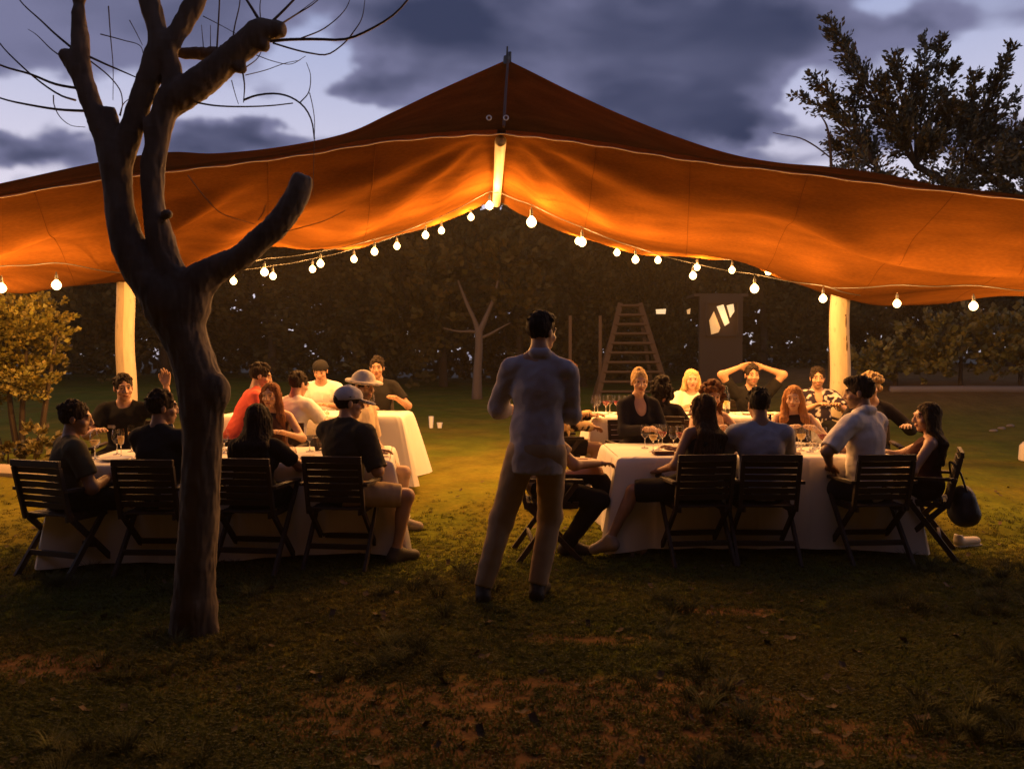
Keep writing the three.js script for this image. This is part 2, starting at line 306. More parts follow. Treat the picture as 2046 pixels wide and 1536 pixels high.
// ---------------------------------------------------------------- canopy tent
const curve3 = (list) => { const c = new THREE.CatmullRomCurve3(list.map(([x, y, d]) => at(x, y, d)), false, 'catmullrom', 0.5); return (t) => c.getPoint(clamp(t, 0, 1)); };
const halves = (a, b) => (u) => (u < 0.5 ? a(u * 2) : b(u * 2 - 1));
const nearEdge = halves(
  curve3([[-330, 452, 6.3], [-150, 418, 6.5], [0, 392, 6.65], [200, 358, 6.75], [340, 341, 6.75], [480, 325, 6.75], [620, 306, 6.75], [760, 283, 6.75], [900, 271, 6.75], [1000, 266, 6.75]]),
  curve3([[1000, 266, 6.75], [1110, 277, 6.75], [1250, 298, 6.75], [1400, 322, 6.75], [1600, 345, 6.75], [1800, 371, 6.75], [2046, 398, 6.65], [2200, 424, 6.5], [2380, 460, 6.3]]));
const farEdge = halves(
  curve3([[-110, 585, 7.0], [-30, 576, 7.5], [40, 572, 8.0], [130, 571, 8.7], [245, 568, 9.2], [300, 556, 9.3], [370, 532, 9.4], [460, 500, 9.4], [550, 489, 9.4], [640, 499, 9.4], [720, 493, 9.4], [800, 470, 9.4], [900, 438, 9.4], [992, 397, 9.4]]),
  curve3([[992, 397, 9.4], [1040, 428, 9.4], [1110, 456, 9.4], [1200, 489, 9.4], [1300, 509, 9.4], [1400, 514, 9.4], [1470, 516, 9.4], [1535, 545, 9.4], [1600, 574, 9.4], [1680, 595, 9.4], [1760, 603, 9.1], [1900, 601, 8.3], [2046, 592, 7.5], [2200, 590, 6.9]]));
const ridge = halves(
  curve3([[-300, 430, 7.3], [0, 366, 7.5], [190, 325, 7.6], [330, 304, 7.6], [430, 306, 7.6], [560, 293, 7.6], [690, 266, 7.6], [780, 226, 7.6], [870, 183, 7.6], [950, 147, 7.6], [1013, 119, 7.6]]),
  curve3([[1013, 119, 7.6], [1060, 142, 7.6], [1140, 182, 7.6], [1240, 228, 7.6], [1350, 272, 7.6], [1460, 307, 7.6], [1560, 325, 7.6], [1660, 333, 7.6], [1780, 350, 7.6], [1900, 374, 7.6], [2046, 390, 7.5], [2330, 440, 7.3]]));
const weave = dataTex(256, 256, (i, j) => { const w = 0.5 + 0.25 * Math.sin(i / 256 * 2 * Math.PI * 32) * Math.sin(j / 256 * 2 * Math.PI * 32) + 0.35 * fbm(i / 20, j / 20, 1, 3); return [w, w, w]; }, false);
weave.repeat.set(60, 24);
const stain = dataTex(1024, 512, (i, j) => { const n = 1 + 0.5 * fbm(i / 50, j / 34, 2, 5) + 0.18 * N3(i / 3, j / 3, 4); return [0.145 * n, 0.052 * n, 0.0085 * n]; }, true, false);
const canvas = phys({ map: stain, bumpMap: weave, bumpScale: 0.0025, roughness: 1, specularIntensity: 0, transmission: 0.42, thickness: 0, side: THREE.DoubleSide });
const tent = thing('canopy_tent', 'large rust brown fabric canopy on white posts over the dinner tables', 'canopy tent');
function ceilingPoint(u, v) {
  const a = nearEdge(u), b = farEdge(u), p = a.clone().lerp(b, v), c = (u - 0.5) * 2, bow = 4 * v * (1 - v), away = smooth(Math.abs(c), 0.02, 0.25);
  let y = -0.2 * bow * away * (1 + 0.5 * N3(u * 5, 2, 1));
  // creases that fan out from the beam
  const s = Math.abs(c), ang = Math.atan2(v * 0.9 + 0.04, s * 2.2 + 0.02);
  y += 0.034 * Math.sin(ang * 15 + (c > 0 ? 0.7 : 0)) * smooth(s, 0.02, 0.12) * (1 - smooth(s, 0.3, 0.6)) * smooth(v, 0, 0.2) * (1 - smooth(v, 0.8, 1));
  // slanting pull folds towards the posts
  const q = c < 0 ? (u * 26 + v * 5.5) : ((1 - u) * 13 + v * 6 + 1.5 * N3(u * 6, v * 2, 3));
  const fold = Math.pow(0.5 + 0.5 * Math.sin(q * 2 * Math.PI * 0.32 + 2.2 * N3(u * 4, v * 3, 9)), 2.2);
  y -= (c < 0 ? 0.14 : 0.15) * (fold - 0.35) * smooth(s, 0.28, 0.5) * smooth(v, 0.03, 0.3) * (1 - 0.75 * smooth(v, 0.85, 1));
  y += 0.03 * fbm(u * 14, v * 5, 5, 3) * smooth(v, 0, 0.1) * (1 - smooth(v, 0.92, 1));
  // small scallops of the hem between its hooks
  y += 0.018 * Math.sin(u * 95) * smooth(v, 0.9, 1) * smooth(s, 0.05, 0.2);
  p.y += y; p.u = u; p.v = v; return p;
}
part('ceiling_fabric', gridGeo(260, 70, ceilingPoint), canvas, tent);
part('roof_fabric', gridGeo(200, 44, (u, v) => {
  const N = nearEdge(u), R = ridge(u), B = farEdge(u), lift = 0.035;
  let p; const w = v * 2;
  if (w < 1) { p = N.clone().lerp(R, w); p.y += lift * (1 - w) - 0.12 * 4 * w * (1 - w) * 0.5 + 0.012 * fbm(u * 18, w * 3, 2, 3); }
  else { p = R.clone().lerp(B, w - 1); p.y += lift * (w - 1) + 0.10 * smooth(w - 1, 0.6, 1) * 0.4; }
  p.u = u; p.v = v; return p;
}), canvas, tent);
{ // hem cord along the near edge, ridge beam, mast, finial, posts
  const pale = std({ color: rgb(0.62, 0.45, 0.28), roughness: 0.8 });
  const hem = []; for (let i = 0; i <= 90; i++) { const p = nearEdge(i / 90); p.z += 0.012; p.y -= 0.012 + 0.006 * Math.sin(i * 1.9); hem.push(p); }
  part('hem_cord', tube(hem, [0.005], 200, 6), pale, tent);
  const seamMat = phys({ color: rgb(0.085, 0.029, 0.004), roughness: 1, specularIntensity: 0 });
  for (const u of [0.055, 0.13, 0.215, 0.3, 0.385, 0.6, 0.68, 0.755, 0.84, 0.92]) { const a = []; for (let i = 0; i <= 24; i++) { const p = ceilingPoint(u, 0.01 + 0.97 * i / 24); p.y -= 0.003; a.push(p); } part('seam', tube(a, [0.0032], 48, 5), seamMat, tent); }
  const wood = dataTex(128, 512, (i, j) => { const g = 1 + 0.22 * fbm(i / 6, j / 90, 3, 4) - 0.25 * smooth(N3(i / 9, j / 40, 7), 0.45, 0.6); return [0.4 * g, 0.31 * g, 0.2 * g]; });
  wood.repeat.set(1.5, 0.7);
  const white = std({ map: wood, roughness: 0.7 });
  const bn = nearEdge(0.5), bf = farEdge(0.5); bn.y -= 0.05; bf.y -= 0.055; bn.z -= 0.06;
  part('ridge_beam', tube([bn, bn.clone().lerp(bf, 0.5), bf], [0.052, 0.048, 0.05], 6, 14), white, tent);
  const apex = ridge(0.5), foot = bn.clone().lerp(bf, (bn.z - apex.z) / (bn.z - bf.z));
  part('mast', tube([foot, apex.clone().add(V(0, 0.03, 0))], [0.05, 0.035], 2, 10, false), M.metal, tent);
  const fin = part('finial', mergeGeometries([tube([apex.clone().add(V(0, 0, 0)), apex.clone().add(V(0.004, 0.13, 0))], [0.014, 0.009], 2, 8, false), tube([apex.clone().add(V(0.028, -0.02, 0)), apex.clone().add(V(0.03, 0.075, 0))], [0.016, 0.016], 2, 8, false)]), M.metal, tent);
  // front edge pole seam from the apex down to the near edge, with two hooks
  const c0 = nearEdge(0.5).add(V(0.03, 0.05, 0.03)); part('apex_strap', tube([apex.clone().add(V(0.01, -0.02, 0.03)), apex.clone().lerp(c0, 0.5).add(V(0, -0.06, 0.05)), c0], [0.012, 0.014, 0.014], 10, 8), std({ color: rgb(0.1, 0.05, 0.035), roughness: 0.9 }), tent);
  for (const dx of [-0.13, 0.02]) part('hook', new THREE.TorusGeometry(0.02, 0.006, 6, 12).translate(c0.x + dx, c0.y + 0.06, c0.z + 0.05), std({ color: rgb(0.6, 0.58, 0.55), roughness: 0.4, metalness: 0.6 }), tent);
  const post = (px, py, d, w) => {
    const t = at(px, py, d), y0 = ground(t.x, t.z), g = new RoundedBoxGeometry(w, t.y - y0 + 0.35, w, 2, 0.025), P = g.attributes.position;
    g.translate(t.x, (t.y + y0) / 2, t.z);
    for (let i = 0; i < P.count; i++) P.setX(i, P.getX(i) + 0.012 * Math.sin(P.getY(i) * 2.1) + 0.03 * (t.y - P.getY(i)) * (px < 1000 ? 0.6 : -0.3) * 0.5);
    return g;
  };
  const pg = (px, py, d, w) => { // a post in several courses so that it can bow a little
    const t = at(px, py, d), y0 = ground(t.x, t.z), h = t.y + 0.03 - y0, r = rng(px);
    const pts = [], rad = []; for (let i = 0; i <= 8; i++) { pts.push(V(t.x + 0.012 * Math.sin(i * 1.3 + px), y0 + h * i / 8, t.z)); rad.push(w / 2 * (1.08 - 0.1 * i / 8 + 0.03 * (r() - 0.5))); }
    return tube(pts, rad, 24, 12);
  };
  const lp = part('post', pg(249, 570, 9.15, 0.215), white, tent, 'white wooden post at the back left corner of the canopy');
  const rp = part('post', pg(1680, 592, 9.3, 0.235), white, tent, 'white wooden post with dark knots at the back right');
  // knots of the right post: small dark hollows of bark left in the wood
  const t = at(1680, 592, 9.3), dark = std({ color: rgb(0.05, 0.03, 0.015), roughness: 1 });
  for (const [dx, y, w, h] of [[0.02, 2.02, 0.007, 0.07], [0.035, 1.72, 0.01, 0.06], [0.03, 1.82, 0.006, 0.035], [0.015, 2.1, 0.009, 0.012]]) part('knot', new THREE.SphereGeometry(1, 10, 8).scale(w, h, 0.01).translate(t.x + dx, y, t.z + 0.115), dark, tent);
  for (const u of [0.004, 0.996]) { const p = nearEdge(u).lerp(farEdge(u), 0.5); part('post', tube([V(p.x, ground(p.x, p.z), p.z), V(p.x, p.y, p.z)], [0.11, 0.1], 2, 12, false), white, tent); }
}
// ---------------------------------------------------------------- festoon lights: each string is a thing, each bulb a part
{
  const glow = std({ color: rgb(1, 0.85, 0.6), emissive: new THREE.Color(1, 0.66, 0.3), emissiveIntensity: 6, roughness: 0.3 });
  const cap = std({ color: rgb(0.03, 0.03, 0.03), roughness: 0.5 });
  const bulbGeo = new THREE.LatheGeometry([[0.0005, -0.045], [0.017, -0.041], [0.033, -0.028], [0.043, -0.006], [0.043, 0.01], [0.034, 0.03], [0.022, 0.043], [0.013, 0.05]].map(([x, y]) => new THREE.Vector2(x, y)), 16);
  const capGeo = mergeGeometries([new THREE.CylinderGeometry(0.014, 0.016, 0.05, 10).translate(0, 0.078, 0), new THREE.CylinderGeometry(0.005, 0.009, 0.03, 8).translate(0, 0.115, 0)]);
  const R = rng(77);
  function string(label, list, drop = 0.13, ends = []) {
    const o = thing('festoon_light_string', label, 'string lights', null, 0, null), tops = [];
    for (const [px, py, d, s = 1] of list) {
      const p = at(px, py, d);
      const b = part('bulb', bulbGeo, glow, o); b.position.copy(p); b.scale.setScalar(s * 0.92);
      const c = part('socket', capGeo, cap, b);
      const L = new THREE.PointLight(LAMP, LAMP_I * s * s, 0, 2); L.position.copy(p); L.castShadow = true; L.shadow.radius = 2; L.name = 'bulb_lamp'; scene.add(L);
      tops.push(p.clone().add(V(0, drop * s, 0)));
    }
    const pts = [];
    const all = [...(ends[0] ? [at(...ends[0])] : []), ...tops, ...(ends[1] ? [at(...ends[1])] : [])];
    all.forEach((p, i) => { if (i) { const a = all[i - 1], mid = a.clone().lerp(p, 0.5); mid.y -= 0.018 * a.distanceTo(p); pts.push(mid); } pts.push(p); });
    part('cord', tube(pts, [0.005], pts.length * 5, 5), M.cord, o);
    return o;
  }
  string('bulb string along the left back hem of the canopy', [[466, 562, 9.0], [545, 552, 9.1], [624, 538, 9.2], [707, 518, 9.25], [793, 492, 9.3], [882, 461, 9.3], [941, 434, 9.3]], 0.13, [[300, 575, 9.1], [992, 402, 9.35]]);
  string('second bulb string from the beam to the left, nearer than the hem', [[528, 544, 7.9, 1.0], [640, 527, 8.0, 0.95], [748, 503, 8.1, 0.95], [850, 470, 8.2, 0.95], [978, 411, 8.4, 1.1]], 0.14, [[380, 545, 7.7], [996, 385, 8.6]]);
  string('bulb string along the right back hem of the canopy', [[1155, 482, 9.3], [1233, 505, 9.3], [1315, 520, 9.3], [1393, 534, 9.3], [1463, 540, 9.3], [1536, 543, 9.3]], 0.13, [[992, 402, 9.35], [1600, 570, 9.3]]);
  string('second bulb string from the beam to the right post', [[1062, 444, 8.2, 1.35], [1163, 484, 8.1, 1.15], [1270, 519, 8.0, 0.95], [1385, 551, 7.9, 0.95], [1508, 577, 7.9, 1.1], [1645, 597, 8.0, 1.0]], 0.14, [[1000, 385, 8.5], [1720, 590, 8.5]]);
  string('bulb string under the left side of the canopy', [[-260, 580, 7.0, 0.8], [-120, 578, 7.4, 0.9], [2, 576, 7.1, 1.05], [112, 570, 7.4, 1.1]], 0.2, [[-420, 560, 6.8], [300, 548, 8.8]]);
  string('bulb string under the right side of the canopy', [[1793, 607, 7.6, 0.95], [1946, 612, 7.2, 1.0], [2130, 618, 6.8, 0.75], [2330, 625, 6.4, 0.7]], 0.2, [[1660, 575, 8.2], [2460, 600, 6.2]]);
}
// ---------------------------------------------------------------- bare pruned tree in front
{
  const base = at(388, 1268, 4.17), D = 4.17, S = D / F;
  const o = thing('bare_tree', 'bare pruned tree with forked trunk in the foreground left of the canopy', 'tree', V(base.x, ground(base.x, base.z), base.z));
  const q = (x, y, dz = 0) => at(x, y, D + dz).sub(o.position);
  const prims = [];
  const limb = (raw, sawn) => {
    const cv = new THREE.CatmullRomCurve3(raw.map(([x, y]) => V(x, y, 0))), n = raw.length - 1, list = [];
    for (let i = 0; i <= n * 4; i++) { const p = cv.getPoint(i / (n * 4)), k = Math.min(n - 1, Math.floor(i / 4)), t = i / 4 - k; list.push([p.x, p.y, lerp(raw[k][2], raw[k + 1][2], t * t * (3 - 2 * t)), lerp(raw[k][3] ?? 0, raw[k + 1][3] ?? 0, t)]); }
    for (let i = 1; i < list.length; i++) { const [x0, y0, w0, z0 = 0] = list[i - 1], [x1, y1, w1, z1 = 0] = list[i]; prims.push(capsule(q(x0, y0, z0), q(x1, y1, z1), w0 * S * 0.45, w1 * S * 0.45)); }
    if (sawn) { const p = prims[prims.length - 1], d = p.b.clone().sub(p.a).normalize().add(V(0.12, 0.05, 0.25)).normalize(); for (let k = 1; k < 4; k++) prims[prims.length - k].clip = [{ n: d, d: d.dot(p.b) }]; }
  };
  limb([[386, 1300, 98], [386, 1240, 88], [392, 1120, 82], [399, 1000, 80], [403, 900, 78], [403, 830, 84], [400, 770, 88], [374, 690, 86], [356, 645, 92], [338, 600, 112]]);
  limb([[425, 795, 62, -0.02], [428, 770, 56, -0.02]]);
  limb([[345, 612, 100], [312, 575, 86], [284, 540, 74], [263, 505, 66], [250, 467, 60], [239, 412, 53], [232, 340, 56], [226, 305, 58]]);
  limb([[226, 305, 56], [207, 262, 44], [187, 221, 34], [174, 182, 36], [161, 130, 36], [160, 78, 28], [158, 26, 28], [157, -120, 24]]);
  limb([[160, 148, 32], [142, 122, 24], [124, 105, 19]], true);
  limb([[232, 300, 40], [224, 255, 28], [216, 216, 26]], true);
  limb([[240, 322, 44], [254, 285, 42], [264, 255, 40], [273, 221, 40], [287, 182, 42], [306, 130, 44], [318, 78, 36], [306, 26, 34], [298, 0, 34], [286, -120, 30]]);
  limb([[372, 612, 90], [352, 570, 64], [336, 535, 54], [326, 505, 50], [318, 467, 52], [306, 412, 42], [304, 340, 43], [310, 300, 42], [317, 260, 47], [329, 221, 46], [345, 188, 44]]);
  limb([[305, 270, 26, -0.02], [296, 245, 20, -0.02]]);
  limb([[345, 188, 42], [344, 150, 34], [338, 115, 32], [324, 80, 34]]);
  limb([[334, 100, 30], [362, 55, 32], [380, 20, 36], [400, -30, 32], [425, -120, 30]]);
  limb([[345, 200, 60], [390, 172, 58], [430, 140, 54], [470, 105, 50], [505, 75, 48], [520, 58, 44]]);
  limb([[515, 62, 34], [545, 58, 30], [566, 59, 26]], true);
  limb([[470, 128, 24], [482, 138, 16]]); limb([[520, 85, 22], [528, 92, 14]]);
  limb([[355, 106, 20, 0.12], [400, 108, 24, 0.14], [445, 107, 26, 0.08]]);
  limb([[374, 625, 84], [390, 572, 74], [432, 537, 54], [478, 514, 46], [519, 480, 47], [550, 451, 48], [578, 415, 47], [597, 380, 45], [605, 352, 38]], true);
  limb([[330, 430, 18, -0.05], [336, 426, 14, -0.08]]);
  for (const [x, y, w] of [[350, 1290, 46], [425, 1286, 44], [388, 1296, 70]]) prims.push(capsule(q(x, y, -0.02), q(388, 1215, 0), w * S / 2 * 0.8, 40 * S));
  const bark = (x, y, z) => { const a = fbm(x * 9, y * 2.6, z * 9, 4), b = N3(x * 42, y * 14, z * 42); return 0.014 * a + 0.004 * b + 0.009 * (0.22 - Math.abs(N3(x * 24 + y, y * 4.5, z * 24))) + 0.0015 * N3(x * 16, y * 45, z * 16) - 0.003; };
  part('trunk', netMesh(prims, { cell: 0.0105, k: 0.03, disp: bark, color: (x, y, z) => { const n = 1 + 0.7 * fbm(x * 12, y * 5, z * 12, 3), l = smooth(N3(x * 6, y * 6, z * 6), 0.25, 0.5) * 0.5; return [(0.1 + 0.05 * l) * n, (0.074 + 0.045 * l) * n, (0.055 + 0.04 * l) * n]; } }), std({ vertexColors: true, roughness: 0.95 }), o);
  const tw = std({ color: rgb(0.055, 0.04, 0.03), roughness: 0.9 });
  const twig = (w0, w1, ...pts) => part('twig', tube(pts.map(([x, y, dz = 0]) => q(x, y, dz)), [w0 * S * 0.33, w1 * S * 0.3], 16, 5), tw, o);
  twig(9, 5, [165, 178], [110, 168, -0.1], [60, 148, -0.2], [0, 130, -0.3], [-60, 95, -0.4]);
  twig(9, 5, [178, 222], [110, 218, 0.1], [50, 208, 0.1], [0, 196, 0.2], [-70, 170, 0.2]);
  twig(7, 3, [150, 200], [120, 190, -0.1], [75, 160, -0.1], [30, 120, -0.2], [0, 88, -0.2], [-30, 40, -0.3]);
  twig(8, 3, [142, 95], [112, 70], [80, 40, 0.1], [45, 8, 0.1], [20, -30, 0.2]);
  twig(5, 2, [120, 112, 0], [98, 95, 0.1], [75, 72, 0.1], [55, 58, 0.2]);
  twig(4, 2, [106, 190], [107, 208], [118, 232], [140, 250], [170, 254]);
  twig(8, 4, [175, 112], [210, 128, 0.05], [245, 143, 0.1], [275, 156, 0.1]);
  twig(5, 3, [180, 122, 0.05], [215, 150, 0.1], [238, 178, 0.1], [244, 205, 0.05], [240, 232]);
  twig(4, 2, [216, 12, 0.1], [220, 70, 0.1], [225, 130, 0.1], [225, 200, 0.05]);
  twig(4, 2, [200, 68, 0.1], [245, 80, 0.1], [280, 92, 0.1], [287, 118, 0.1]);
  twig(3, 2, [258, 40, 0.1], [272, 66, 0.1], [284, 90, 0.1]);
  twig(4, 2, [238, 230], [248, 205, 0.1], [262, 194, 0.1]);
  twig(10, 6, [540, 82], [575, 79, -0.05], [630, 78, -0.1], [690, 78, -0.15], [740, 58, -0.2], [790, 26, -0.2], [830, -20, -0.2]);
  twig(6, 4, [545, 86], [585, 98], [620, 106, -0.05], [655, 108, -0.1], [685, 88, -0.1], [705, 66, -0.15]);
  twig(4, 2, [700, 72, -0.15], [722, 38, -0.15], [730, -10, -0.15]);
  twig(5, 2, [600, 77, 0], [650, 55, 0.1], [690, 18, 0.1], [705, -20, 0.1]);
  twig(11, 8, [522, 48], [505, 20], [486, -10]); twig(9, 6, [538, 48], [565, 22], [592, -6], [610, -25]);
  twig(5, 3, [556, 52], [590, 30, 0.1], [625, 8, 0.1], [650, -15, 0.1]); twig(4, 2, [566, 44], [600, 22, 0.1], [640, -8, 0.1]);
  twig(4, 2, [520, 40], [519, 10], [524, -20]);
  twig(6, 4, [432, 110], [435, 60], [438, 0], [438, -30]); twig(5, 3, [462, 100], [468, 55], [478, 10], [480, -20]);
  twig(3, 2, [405, 32], [440, 50], [480, 72]); twig(3, 2, [420, 96], [420, 50]); twig(3, 2, [406, 95], [402, 50]);
  twig(6, 3, [484, 142], [488, 170], [486, 205]); twig(3, 2, [462, 160], [470, 190], [476, 208]);
  twig(4, 2, [490, 135], [515, 115, 0.1], [525, 95, 0.1]); twig(3, 2, [490, 150], [530, 140, 0.1], [570, 126, 0.1], [600, 120, 0.1]);
  twig(3, 2, [512, 110, 0.1], [545, 122, 0.1], [580, 128, 0.15], [610, 112, 0.1]);
  twig(6, 4, [392, 205], [430, 211], [480, 213], [540, 211], [585, 206]);
  twig(7, 5, [486, 200], [510, 191], [550, 187], [580, 194], [606, 212], [622, 240], [628, 278]);
  twig(4, 2, [600, 204], [616, 185], [620, 150], [612, 125]); twig(3, 2, [618, 185], [624, 210], [628, 240], [627, 300], [625, 390]);
  twig(3, 2, [375, 350], [410, 395, -0.1], [440, 425, -0.1], [475, 438, -0.1], [510, 448]);
  twig(3, 2, [560, 465], [600, 455, -0.1], [650, 440, -0.1], [690, 420, -0.1]); twig(3, 2, [515, 440], [525, 425], [530, 410]);
}
// ---------------------------------------------------------------- foliage
function leafGeo(places, size, seed, wide = 0.42, tint = [0.05, 0.06, 0.02]) { // folded leaves, each two faces on either side of the midrib
  const r = rng(seed), pos = [], nrm = [], col = [], idx = [], a = V(0, 0, 0), b = V(0, 0, 0), c = V(0, 0, 0);
  for (const [p, dir] of places) {
    a.set(r() - 0.5, r() - 0.5, r() - 0.5).multiplyScalar(1.3); if (dir) a.addScaledVector(dir, 1.1); a.normalize();
    b.set(r() - 0.5, r() - 0.5, r() - 0.5).cross(a).normalize(); c.crossVectors(a, b);
    const L = size * (0.65 + 0.7 * r()), w = L * wide * (0.8 + 0.4 * r()), i = pos.length / 3, f = w * 0.35;
    const q = [p, p.clone().addScaledVector(a, L * 0.5).addScaledVector(b, w).addScaledVector(c, f), p.clone().addScaledVector(a, L), p.clone().addScaledVector(a, L * 0.5).addScaledVector(b, -w).addScaledVector(c, f)];
    const v = 0.6 + 0.8 * r(), y = r() * 0.35;
    for (const e of q) { pos.push(e.x, e.y, e.z); nrm.push(-c.x, -c.y, -c.z); col.push(tint[0] * v * (1 + y), tint[1] * v, tint[2] * v * (1 - y)); }
    idx.push(i, i + 1, i + 2, i, i + 2, i + 3);
  }
  const g = new THREE.BufferGeometry();
  g.setAttribute('position', new THREE.Float32BufferAttribute(pos, 3)); g.setAttribute('normal', new THREE.Float32BufferAttribute(nrm, 3)); g.setAttribute('color', new THREE.Float32BufferAttribute(col, 3)); g.setIndex(idx); return g;
}
function crownPlaces(n, blobs, seed) { // leaves gathered in clumps round short shoots
  const r = rng(seed), out = [], shoots = [];
  const total = blobs.reduce((s, b) => s + b[3] * b[4] * b[5], 0);
  for (const [x, y, z, a, b, c] of blobs) {
    const k = Math.max(3, Math.round(n / 14 * a * b * c / total));
    for (let i = 0; i < k; i++) {
      const t = r() * 6.283, u = r() * 2 - 1, s = Math.sqrt(1 - u * u), d = Math.pow(r(), 0.4);
      const p = V(x + a * s * Math.cos(t) * d, y + b * u * d, z + c * s * Math.sin(t) * d), dir = V(s * Math.cos(t), u * 0.6 + 0.5, s * Math.sin(t)).normalize();
      if (p.y < 0.05) p.y = 0.05 + r() * 0.2; shoots.push([p, dir, Math.min(a, b, c)]);
    }
  }
  for (const [p, dir, s] of shoots) for (let i = 0; i < 14; i++) { const k = i / 14; out.push([p.clone().addScaledVector(dir, (k - 0.4) * s * 0.42).add(V(r() - 0.5, r() - 0.5, r() - 0.5).multiplyScalar(s * 0.2)), dir]); }
  return out;
}
const trunkMat = phys({ color: rgb(0.05, 0.036, 0.025), roughness: 1, specularIntensity: 0.1 });
{ // dark trees that close the garden behind the canopy
  const kinds = [1, 2, 3].map((s) => {
    const r = rng(900 + s), blobs = [];
    for (let i = 0; i < 16; i++) { const y = 0.3 + 3.9 * Math.pow(r(), 0.8), w = 2.0 * Math.sqrt(1 - ((y - 1.8) / 3.2) ** 2 * 0.9); blobs.push([(r() - 0.5) * 2 * w, y, (r() - 0.5) * 1.8, 0.75 + 0.5 * r(), 0.7 + 0.4 * r(), 0.75 + 0.4 * r()]); }
    return leafGeo(crownPlaces(20000, blobs, 40 + s), 0.12, 60 + s, 0.42, [0.05, 0.047, 0.019]);
  });
  const rows = [ // place, distance, height, width factor, label
    [-190, 23.0, 4.46, 1.2, 'dark tree beyond the left bush, far left behind the canopy'], [70, 23.5, 5.00, 1.2, 'dark tree behind the leafy bush, left of the back left post'],
    [300, 23.0, 5.45, 1.2, 'dark tree behind the back left post'], [520, 23.3, 5.44, 1.1, 'dark tree behind the man in the coral shirt'],
    [700, 23.0, 5.58, 1.1, 'dark tree behind the man in the white T-shirt'], [880, 23.5, 6.43, 1.1, 'tall dark tree behind the slender forked sapling'],
    [1035, 23.2, 6.55, 0.9, 'tallest dark tree, under the peak of the bulb strings'], [1170, 23.6, 4.87, 0.9, 'dark tree behind the step ladder'],
    [1330, 23.4, 4.83, 0.95, 'dark tree right of the step ladder'], [1545, 23.8, 5.30, 1.0, 'dark tree between the lit pavilion and the back right post'],
    [1720, 24.5, 5.04, 1.0, 'dark tree just right of the back right post'], [1890, 25.0, 4.18, 1.1, 'dark shrub tree on the bank right of the post'], [2060, 24.5, 4.19, 1.2, 'dark shrub tree on the bank at the far right'], [2230, 24.0, 4.95, 1.2, 'dark tree past the right end of the bank'],
  ];
  rows.forEach(([px, d, h, w, label], i) => {
    const x = gx(px, d), y = ground(x, -d), k = h / 4.75;
    const o = thing('garden_tree', label, 'tree', V(x, y - 0.05, -d - 1), i * 2.1, null);
    const c = part('crown', kinds[i % 3], M.farLeaf, o); c.scale.set(k * w * 1.15, k, k * w * 0.75);
    part('trunk', tube([V(0, 0, 0), V(0.05, 1.2 * k, 0), V(-0.1, 2.6 * k, 0.1), V(0, 3.8 * k, 0)], [0.16, 0.12, 0.07, 0.03], 10, 8), trunkMat, o);
  });
  // slender forked sapling
  const X = gx(955, 19.5), s = thing('sapling_tree', 'slender pale tree with forked top standing on the far lawn', 'tree', V(X, ground(X, -19.5), -19.5));
  const P = (x, y) => at(x, y, 19.5).sub(s.position), pale = phys({ color: rgb(0.13, 0.095, 0.068), roughness: 1, specularIntensity: 0.2 });
  part('trunk', mergeGeometries([tube([P(953, 800), P(954, 740), P(957, 690), P(956, 655)], [0.150, 0.112, 0.102, 0.105], 10, 8), tube([P(957, 665), P(968, 640), P(985, 600), P(995, 560)], [0.090, 0.068, 0.045, 0.022], 8, 6), tube([P(956, 662), P(948, 640), P(930, 600), P(915, 560)], [0.083, 0.060, 0.045, 0.022], 8, 6), tube([P(956, 664), P(940, 662), P(915, 662), P(885, 655)], [0.045, 0.038, 0.027, 0.012], 8, 6), tube([P(958, 676), P(978, 668), P(1000, 655), P(1020, 645)], [0.045, 0.038, 0.027, 0.012], 8, 6)]), pale, s);
  const r = rng(31), blobs = []; for (let i = 0; i < 14; i++) { const a = at(860 + 230 * r(), 470 + 150 * r(), 19.5 + (r() - 0.5) * 1.6).sub(s.position); blobs.push([a.x, a.y, a.z, 0.68, 0.53, 0.68]); }
  part('crown', leafGeo(crownPlaces(2300, blobs, 12), 0.17, 13, 0.4, [0.05, 0.045, 0.018]), M.farLeaf, s);
}
{ // the wood that closes the view behind the single trees
  const r = rng(404), pl = [];
  for (let i = 0; i < 40000; i++) { const x = 1.4 * (-26 + 52 * r()), d = 28 + 3 * r(); pl.push([V(x, ground(x, -d) + (6.1 + 1.1 * N3(x * 0.36, 2, 1) + 0.7 * smooth(-Math.abs(x + 1.8), -3.6, -1.4) - 0.7 * smooth(x, 0.9, 2.2)) * Math.pow(r(), 0.8) - 0.1, -d), null]); }
  tag(part('far_wood', leafGeo(pl, 0.4, 405, 0.45, [0.05, 0.047, 0.019]), M.farLeaf, scene), 'dark wood closing the garden behind the single trees', 'wood', null, 'stuff');
}
